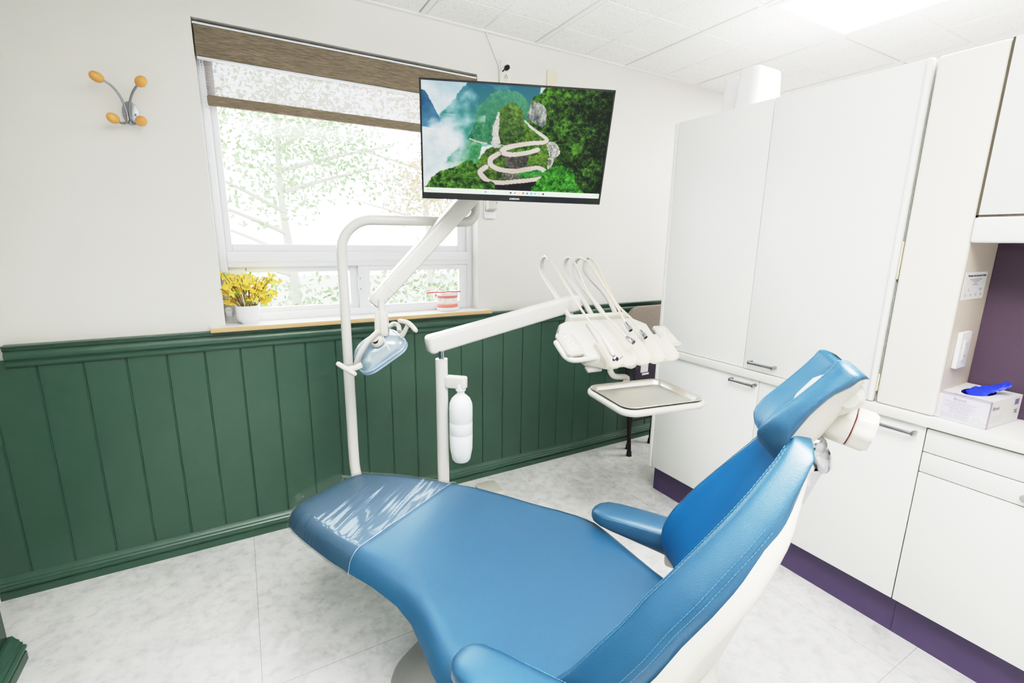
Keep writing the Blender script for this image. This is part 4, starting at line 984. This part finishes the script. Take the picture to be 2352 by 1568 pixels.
zpiv = at(1100, 462, d=LD).z
MB().tube(list(reversed(lowp))+[PB+Vector((0, 0, .72)), PB+Vector((0, 0, lp0.z))], .0205, 18).build('lower_post', PLASTW, dl)
MB().tube([PB+Vector((0, 0, lp0.z+.001)), PB+Vector((0, 0, 1.0))]+arc+arc2+[arc2[-1]+Vector((0, 0, .03)), Vector((arc2[-1].x, arc2[-1].y, zpiv+.02))], .0185, 18).build('upper_post', PLASTW, dl)
PV = Vector((arc2[-1].x, arc2[-1].y, zpiv))
B0 = PV+Vector((0, 0, .035)); B1 = at(866, 689, d=1.69)
bdv = (B1-B0).normalized(); bvv = Vector((0, 0, 1))-bdv*bdv.z; bvv.normalize(); bss = bdv.cross(bvv)
def aring(t, hh, ww, f=1):
    c = B0+(B1-B0)*t-bss*.0
    return [c+bss*x*f+bvv*y*f for x, y in rrect(-ww, -hh, ww, hh, .012, 4)]
MB().loft([aring(t, .031, .026, f) for t, f in ((-.12, .8), (-.10, 1), (0, 1.05), (.3, 1), (.9, .92), (.9001, .88), (.985, .86), (1.02, .80), (1.035, .6))]).build('spring_arm', PLASTW, dl, ang=40)
MB().ball(B1-bdv*.03-bss*.024*(1 if bss.dot(FW) > 0 else -1)-bvv*.02, .004, 8).build('screw', GREYM, dl)
N0 = at(876, 705, d=1.68)
MB().tube([N0+Vector((0, 0, .028)), N0-Vector((0, 0, .012))], .0115, 14).build('neck', PLASTW, dl)
yk = at(877, 742, d=1.68); S1 = .033*1.0
MB().loft([[Vector((yk.x, yk.y, 0))+RT*x*f+FW*y*f+Vector((0, 0, z)) for x, y in rrect(-.0225, -.019, .0225, .019, .008, 4)] for z, f in ((N0.z-.012, .72), (N0.z-.022, .88), (N0.z-.05, 1), (N0.z-.085, 1.05), (N0.z-.098, 1.0), (N0.z-.104, .8))]).build('yoke_block', PLAST, dl, ang=40)
MB().tube([Vector((yk.x, yk.y, 0))-FW*.0195+Vector((0, 0, N0.z-.014)), Vector((yk.x, yk.y, 0))-FW*.0215+Vector((0, 0, N0.z-.1))], .0006, 4).build('seam_line', GREYM, dl)
# lamp head: oval glass dish facing down towards the chair
Lc = at(873, 806, d=1.73)
l0, l1 = at(832, 838, d=1.71), at(918, 778, d=1.75)
LXv = (l1-l0).normalized(); LNv = (Vector((.14, .22, -.80))); LNv = (LNv-LXv*LNv.dot(LXv)).normalized(); LYv = LNv.cross(LXv)
LBs = (LXv, LYv, LNv); LW_, LH_ = .094, .074
dish = MB(); rings = []
for f, n_ in ((.02, -.066), (.3, -.062), (.6, -.052), (.82, -.035), (.95, -.016), (1.0, .0), (1.0, .012), (.985, .016)):
    rings.append([Lc+LXv*x+LYv*y+LNv*n_ for x, y in rrect(-LW_*f, -LH_*f, LW_*f, LH_*f, .045*f, 7)])
dish.loft(rings, True, False).build('reflector', LENSM, dl, ang=50, label='clear bluish glass reflector dish')
rim = [Lc+LXv*x+LYv*y for x, y in rrect(-LW_, -LH_, LW_, LH_, .045, 7)]
MB().tube(rim+[rim[0]], .0035, 8).tube([p+LNv*.013 for p in rim+[rim[0]]], .0028, 8).build('rim', LENSM, dl)
MB().add([Lc+LXv*x+LYv*y+LNv*.014 for x, y in rrect(-LW_*.97, -LH_*.97, LW_*.97, LH_*.97, .043, 7)], [tuple(range(32))]).build('front_glass', GLASS, dl)
cap = Lc-LNv*.058
MB().lathe([(.001, .012), (.020, .010), (.024, 0), (.022, -.010), (.001, -.014)], at(866, 783, d=1.66), -LNv, 20).build('lamp_socket', [PLAST], dl)
MB().lathe([(.001, .004), (.012, .004), (.012, 0), (.001, 0)], at(864, 784, d=1.648), -LNv, 16).build('socket_vent', BLACK, dl)
def strap(px_, r_, nm='yoke_arm'):
    return MB().tube(crom(px_, 6), r_, 12, squash=(1.5, .65), xdir=FW).build(nm, PLAST, dl)
strap([at(868, 762, d=1.66), at(848, 782, d=1.64), at(830, 808, d=1.635), at(821, 829, d=1.65), at(822, 836, d=1.67)], .0135)
strap([at(890, 752, d=1.69), at(904, 744, d=1.70), at(915, 748, d=1.70), at(918, 762, d=1.69)], .012)
def grip(base, joint, e0, e1, mid=None):
    g = MB().tube(crom([base, joint.lerp(base, .5)+Vector((0, 0, -.003)), joint], 5), [.009-.0002*i for i in range(11)], 10, squash=(1.2, .8)).build('handle_stem', PLAST, dl)
    pts = [e0, mid if mid else e0.lerp(e1, .5), e1]
    c = crom(pts, 8); MB().tube(c, [.005, .0078]+[.0086]*(len(c)-4)+[.0078, .005], 12).build('handle_grip', SILIC, g)
grip(at(830, 838, d=1.62), at(800, 848, d=1.59), at(773, 833, d=1.57), at(818, 861, d=1.60))
grip(at(922, 772, d=1.69), at(936, 748, d=1.66), at(915, 736, d=1.68), at(957, 761, d=1.63), at(938, 742, d=1.66))
MB().tube(crom([at(880, 774, d=1.64), at(884, 784, d=1.63), at(895, 804, d=1.625)], 4), .0026, 8).build('pull_switch', HOSE, dl)
# ------------------------------------------------------------------ monitor
mt = [Vector(p) for p in ((.18974, -.79772, 1.82231), (.75297, -1.03837, 1.81441), (.78704, -.94496, 1.47311), (.22381, -.70431, 1.48101))]
mx_ = (mt[1]-mt[0]).normalized(); my_ = (mt[3]-mt[0]).normalized(); mn_ = mx_.cross(my_).normalized()   # mn_ points away from the viewer
if mn_.dot(FW) < 0: mn_ = -mn_
MW, MH = (mt[1]-mt[0]).length, (mt[3]-mt[0]).length
def mp_(x, y, n): return mt[0]+mx_*x+my_*y+mn_*n
mo = thing('monitor', 'black framed flat monitor showing a winding mountain road picture', 'monitor', mp_(MW/2, MH, .02))
SX0, SX1, SY0, SY1 = .0055, MW-.0055, .006, MH-.020
MBs = (mx_, my_, mn_)
fr3 = MB()
for lo, hi in (((0, 0, 0), (MW, SY0, .02)), ((0, SY1, 0), (MW, MH, .02)), ((0, SY0, 0), (SX0, SY1, .02)), ((SX1, SY0, 0), (MW, SY1, .02))): fr3.box(lo, hi, basis=MBs, o=mt[0])
fr3.box((.0, .0, .012), (MW, MH, .02), basis=MBs, o=mt[0]).build('bezel', BLACK, mo)
MB().loft([[mp_(x, y, n_) for x, y in rrect(.04+i_, .05+i_, MW-.04-i_, MH-.04-i_, .03)] for n_, i_ in ((.0202, 0), (.03, .004), (.04, .02))]).build('back_cover', BLACK, mo)
# picture painted vertex by vertex on the panel
def fbm(x, y, o=4):
    s = 0; a = .5
    for _ in range(o): s += a*noise.noise(Vector((x, y, 3.3))); x *= 2; y *= 2; a *= .5
    return s
def inpoly(x, y, P):
    c = False; j = len(P)-1
    for i in range(len(P)):
        if (P[i][1] > y) != (P[j][1] > y) and x < (P[j][0]-P[i][0])*(y-P[i][1])/(P[j][1]-P[i][1])+P[i][0]: c = not c
        j = i
    return c
def pdist(x, y, L):
    b = 9
    for (x0, y0), (x1, y1) in zip(L, L[1:]):
        dx, dy = x1-x0, (y1-y0); t = max(0, min(1, ((x-x0)*dx+(y-y0)*dy)/(dx*dx+dy*dy+1e-9)))
        b = min(b, math.hypot(x-x0-dx*t, (y-y0-dy*t)*.6))
    return b
def c2(*pts): return [(p.x, p.y) for p in crom([(a, b, 0) for a, b in pts], 6)]
FARL = [(-.1, .06), (.02, .09), (.06, .22), (.095, .33), (.10, .42), (-.1, .40)]
MIDT = [(.09, .30), (.15, .18), (.2, .06), (.3, -.1), (.62, -.1), (.58, .3), (.5, .5), (.4, .55), (.2, .6), (.12, .55)]
MIDG = c2((.235, .52), (.27, .38), (.29, .24), (.34, .12), (.40, .05), (.48, .05), (.54, .12), (.57, .3), (.5, .5))+[(.4, .56)]
ROCK = c2((.375, .54), (.385, .44), (.395, .30), (.405, .22), (.44, .17), (.475, .155), (.51, .19), (.535, .26), (.535, .36), (.52, .45), (.485, .55))
LOWG = c2((.10, .80), (.14, .68), (.20, .58), (.25, .52), (.31, .55), (.3, .7), (.27, .82))
RIDGE = [(.26, .86), (.30, .70), (.335, .60), (.38, .56), (.44, .55), (.50, .48), (.535, .33), (.56, .36), (.66, .48), (.70, .7), (.70, 1.1), (.3, 1.1)]
RIGHT = c2((.555, .32), (.56, .18), (.575, .10), (.62, .03), (.66, -.06))+[(1.1, -.1), (1.1, 1.1), (.64, 1.1)]+c2((.69, .78), (.705, .68), (.675, .56), (.665, .46), (.60, .40))
CL1 = c2((.555, .30), (.56, .18), (.59, .13), (.64, .17), (.655, .26), (.64, .36), (.60, .33))
CL2 = c2((.665, .50), (.70, .49), (.73, .53), (.745, .60), (.72, .66), (.70, .76), (.68, .74), (.69, .62))
CL3 = c2((.37, .43), (.385, .30), (.40, .24), (.405, .35), (.40, .45), (.415, .53), (.385, .56), (.37, .52))
R1 = c2((.54, .31), (.575, .36), (.63, .42), (.665, .47), (.65, .50), (.58, .515), (.49, .55), (.435, .585), (.43, .62), (.475, .635), (.56, .61), (.62, .575))
R2_ = c2((.405, .635), (.365, .69), (.37, .75), (.42, .79), (.50, .80), (.57, .775), (.63, .76), (.67, .79), (.675, .83), (.63, .875), (.52, .905), (.43, .925), (.36, .915), (.325, .87), (.31, .82), (.34, .77))
R3 = c2((.25, .505), (.30, .53), (.34, .54)); R4 = c2((.37, .53), (.385, .565), (.41, .56))
WALL1 = c2((.43, .63), (.475, .655), (.565, .63), (.57, .70), (.55, .765), (.48, .775), (.45, .74))
WALL2 = c2((.43, .81), (.52, .82), (.52, .875), (.43, .885)); WALL0 = [(.38, .945), (.44, .945), (.56, .915), (.655, .885), (.63, .98), (.60, 1.1), (.39, 1.1)]
BUSHL = c2((-.03, 1.1), (.02, .965), (.06, .87), (.11, .82), (.17, .785), (.22, .735), (.255, .71), (.285, .75), (.30, .80), (.28, .86), (.33, .91), (.38, .92), (.395, .97), (.41, 1.1))
BUSHR = c2((.595, 1.1), (.605, .96), (.64, .87), (.66, .80), (.70, .75), (.76, .72), (.81, .76), (.84, .80), (.855, .9), (.90, .98), (.95, 1.1))
BUSHM = c2((.475, .62), (.50, .585), (.55, .565), (.61, .545), (.63, .55), (.62, .575), (.56, .605), (.5, .625))
BUSHN = c2((.525, .86), (.53, .82), (.58, .80), (.63, .77), (.655, .80), (.645, .835), (.58, .86))
def mixc(a, b, t): return tuple(x+(y-x)*t for x, y in zip(a, b))
def paint(x, y):
    n1 = fbm(x*9, y*5.5, 4); n2 = fbm(x*42+7, y*25, 4); n3 = fbm(x*90, y*52+9, 3)
    jx, jy = x+n2*.012, y+n2*.02
    c = mixc((168, 196, 208), (226, 236, 238), max(0, min(1, .35+y*.9+n1*1.5)))
    cr_ = 1-2.2*abs(noise.noise(Vector((x*30+n2*1.2, y*17, 5)))); n4 = noise.noise(Vector((x*150, y*84, 2)))
    leaf = max(0, min(1, .22+.38*cr_+.55*n2+.5*n3+.32*n4+.35*n1))
    if inpoly(jx, jy, MIDT): c = mixc(mixc((44, 110, 128), (74, 150, 130), min(1, y*2)), (205, 226, 230), max(0, min(1, .35+n1*1.6-(x-.15)*1.2)))
    if inpoly(jx, jy, FARL): c = mixc((38, 92, 128), (150, 190, 205), max(0, min(.6, (y-.15)*1.5+n1)))
    if inpoly(jx, jy, MIDG): c = mixc(mixc((36, 104, 84), (88, 158, 104), leaf), (120, 180, 170), max(0, .45-y*1.1))
    if inpoly(jx, jy, LOWG): c = mixc(mixc((40, 118, 84), (112, 176, 112), leaf), (220, 232, 232), max(0, min(1, .2+n1*2-(x-.2)*3)))
    if x < .33:
        mist = fbm(x*6+2, y*4+1, 4)*1.6+(.52-.9*abs(y-.58)-x*1.35)
        if y > .28: c = mixc(c, mixc((176, 202, 212), (232, 238, 240), max(0, min(1, .6+n1*2))), max(0, min(.96, mist*2.1)))
    if inpoly(jx, jy, RIDGE): c = mixc((30, 62, 22), (132, 172, 66), leaf)
    if inpoly(jx, jy, RIGHT): c = mixc((6, 26, 12), (100, 160, 48), max(0, min(1, leaf*1.2-.2+n1*.5-(x-.8)*.9)))
    if inpoly(jx, jy, CL1): c = mixc((70, 84, 84), (196, 196, 188), max(0, min(1, .45+n3*.9+n1+.5*noise.noise(Vector((x*70, y*9, 4))))))
    if inpoly(jx, jy, CL2): c = mixc((84, 90, 86), (226, 222, 214), max(0, min(1, .6+n3+.5*noise.noise(Vector((x*70, y*9, 4))))))
    if inpoly(jx, jy, ROCK): c = mixc((30, 60, 30), (124, 160, 72), max(0, min(1, leaf*.95-(y-.4)*.9)))
    if inpoly(jx, jy, CL3): c = mixc((150, 150, 140), (235, 232, 225), max(0, min(1, .65+n3*.9)))
    if inpoly(jx, y, WALL1): c = mixc((52, 54, 50), (108, 104, 96), max(0, min(1, .5+n3*1.5-(x-.5)*5)))
    if inpoly(jx, y, WALL2): c = mixc((56, 60, 52), (150, 148, 136), max(0, min(1, .45+n3*2)))
    for L, w in ((R3, .0045), (R4, .008)):
        if pdist(x, y, L) < w: c = (190, 192, 190)
    d1 = pdist(x, y, R1); d2 = pdist(x, y, R2_)
    w1 = .0045+.010*max(0, min(1, (y-.40)*7)); w2 = .0145
    if d1 < w1: c = mixc((204, 192, 180), (226, 218, 208), .5+n1)
    elif d1 < w1+.0025 and y > .48: c = (88, 78, 66)
    if d2 < w2: c = mixc((198, 186, 172), (222, 214, 206), .5+n1)
    elif d2 < w2+.003: c = (78, 72, 62)
    if inpoly(jx, jy, BUSHM) and d1 > w1*.8: c = mixc((38, 88, 24), (140, 196, 62), leaf)
    if inpoly(jx, jy, BUSHN) and d2 > w2*.7: c = mixc((20, 96, 40), (110, 200, 90), leaf)
    if inpoly(x, y, WALL0): c = mixc((18, 20, 24), (62, 62, 64), max(0, n3*1.6))
    if inpoly(jx, jy, BUSHL): c = mixc((8, 40, 14), (126, 184, 66), max(0, min(1, leaf*1.1-.05)))
    if inpoly(jx, jy, BUSHR): c = mixc((8, 66, 16), (110, 200, 66), max(0, min(1, leaf*1.1)))
    return c
GW, GHh = 320, 176
TB0 = .952
vs, fs, cs = [], [], []
for j in range(GHh+1):
    for i in range(GW+1):
        x, y = i/GW, j/GHh*TB0
        vs.append(mp_(SX0+(SX1-SX0)*x, SY0+(SY1-SY0)*y, .004)); cs.append(lin(paint(x, j/GHh)))
for j in range(GHh):
    for i in range(GW): a = j*(GW+1)+i; fs.append((a, a+1, a+GW+2, a+GW+1))
so = MB().add(vs, fs).build('screen', SCREEN, mo, label='screen showing a green mountain road')
ca = so.data.color_attributes.new('Col', 'FLOAT_COLOR', 'POINT')
for i, c in enumerate(cs): ca.data[i].color = c
SWd, SHt = SX1-SX0, SY1-SY0
def sq_(x0, x1, y0, y1, n_=.0035): return MB().add([mp_(SX0+SWd*x, SY0+SHt*y, n_) for x, y in ((x0, y0), (x1, y0), (x1, y1), (x0, y1))], [(0, 1, 2, 3)])
tk = sq_(0, 1, TB0, 1, .004).build('task_bar', TASKB, so)
for x, w, m_ in ((.02, .007, 11), (.338, .010, 0), (.480, .010, 1), (.505, .010, 2), (.528, .010, 3), (.551, .011, 4), (.575, .010, 5), (.598, .011, 6), (.620, .010, 7), (.643, .0055, 8), (.6485, .0055, 3), (.667, .010, 9), (.69, .010, 10)):
    cx_ = x+w/2; hh_ = w*SWd/SHt
    pts = rrect(x, .976-hh_/2, x+w, .976+hh_/2, w*.25, 2)
    MB().add([mp_(SX0+SWd*a, SY0+SHt*b, .0033) for a, b in pts], [tuple(range(len(pts)))]).build('icon', ICON[m_], tk)
tx = lambda s, x, y, sz, m_, p, al='LEFT', b=0: text('printing', s, sz, mp_(SX0+SWd*x, SY0+SHt*y, .0035), mx_, -my_, m_, p, al, b)
tx('L', .5545, .983, .0055, PAPER, tk); tx('Search', .378, .982, .005, PRINTG, tk); tx('56 F', .032, .973, .004, PRINTG, tk); tx('Mostly cloudy', .032, .985, .004, PRINTG, tk); tx('MOCHA', .45, .975, .0042, ICON[8], tk); tx('12:00 PM', .968, .974, .004, PRINTG, tk); tx('10/20', .968, .986, .004, PRINTG, tk)
text('printing', 'SAMSUNG', .0075, mp_(MW*.5+.005, MH-.0065, 0), mx_, -my_, PAPER, mo, 'CENTER', .0002, lift=.0006)
# bracket: plate behind the screen, ball joint, stub on the light post
MB().box((MW*.30, MH*.35, .0402), (MW*.30+.10, MH*.35+.10, .046), basis=MBs, o=mt[0]).build('mount_plate', GREYM, mo)
mb0 = mp_(MW*.30+.05, MH*.35+.05, .045)
MB().ball(mb0+mn_*.02, .02, 14).tube(crom([mb0+mn_*.02, Vector((PV.x, PV.y, mb0.z-.05))*.5+mb0*.5+Vector((0, 0, -.02)), Vector((PV.x, PV.y, PV.z+.09)), Vector((PV.x, PV.y, PV.z+.03))], 6), .015, 12).build('mount_arm', PLASTW, mo)
# ------------------------------------------------------------------ small floor box behind the chair
fb = at(1136, 1116, z=.05)
fbm_ = MB().prism(rrect(-.09, -.07, .03, .07, .015), .0, .05, (E1, E2, Vector((0, 0, 1))), (fb.x, fb.y, .0005), bev=.008).build('floor_box', PLAST); tag(fbm_, 'low white utility box on the floor behind the blue chair', 'utility box')
# ------------------------------------------------------------------ light
w = bpy.data.worlds.new('World'); SC.world = w; w.use_nodes = True
bg = w.node_tree.nodes['Background']; bg.inputs[0].default_value = (.93, .97, 1, 1); bg.inputs[1].default_value = 3.4
def area(nm, loc, rot, sx, sy, e, col=(1, 1, 1), spread=180):
    L = bpy.data.lights.new(nm, 'AREA'); L.shape = 'RECTANGLE'; L.size = sx; L.size_y = sy; L.energy = e; L.color = col; L.spread = math.radians(spread)
    o = bpy.data.objects.new(nm, L); COL.objects.link(o); o.location = loc; o.rotation_euler = rot; return o
area('ceiling_panel_lamp', ((LX[0]+LX[1])/2-.02, -1.45, H-.02), (0, 0, 0), .5, 1.1, 12, (1, .995, .985), 110)
area('unseen_ceiling_fill', (-.2, -2.1, H-.02), (0, 0, 0), 1.6, 1.2, 32, (1, .99, .975), 130)  # fill light added out of view behind the camera, no fixture modelled
area('added_ceiling_uplight', (.1, -2.75, 1.8), (math.radians(152), 0, math.radians(-20)), .5, .5, 95, (1, .995, .98), 110)  # upward fill added behind the camera to brighten the ceiling
area('added_far_side_fill', (3.1, -1.2, H-.02), (0, 0, 0), .6, 1.2, 42)  # unseen fill added beyond the partition to lift the far ceiling
area('window_daylight', (.18, .35, 1.6), (math.radians(-90), 0, 0), 1.3, 1.2, 34, (.92, .96, 1))
# ------------------------------------------------------------------ camera
cd = bpy.data.cameras.new('camera'); cam = bpy.data.objects.new('camera', cd); COL.objects.link(cam)
cd.sensor_width = 36; cd.lens = 36*FPX/2352; cd.clip_start = .02
M = Matrix((RT, UP, -FW)).transposed().to_4x4(); M.translation = CAM; cam.matrix_world = M
SC.camera = cam
SC.view_settings.view_transform = 'Standard'; SC.view_settings.look = 'None'; SC.view_settings.exposure = -.08
vs_ = SC.view_settings; vs_.use_curve_mapping = True; cm_ = vs_.curve_mapping; cm_.white_level = (1.7, 1.7, 1.7); cc_ = cm_.curves[3]
for x_, y_ in ((.03, .018), (.08, .06), (.15, .135), (.3, .32), (.5, .575), (.7, .745), (1.0, .875), (1.3, .945)): cc_.points.new(x_/1.7, y_)
cm_.update()
SC.cycles.use_denoising = True
SC.cycles.max_bounces = 10; SC.cycles.transparent_max_bounces = 16; SC.cycles.sample_clamp_indirect = 8
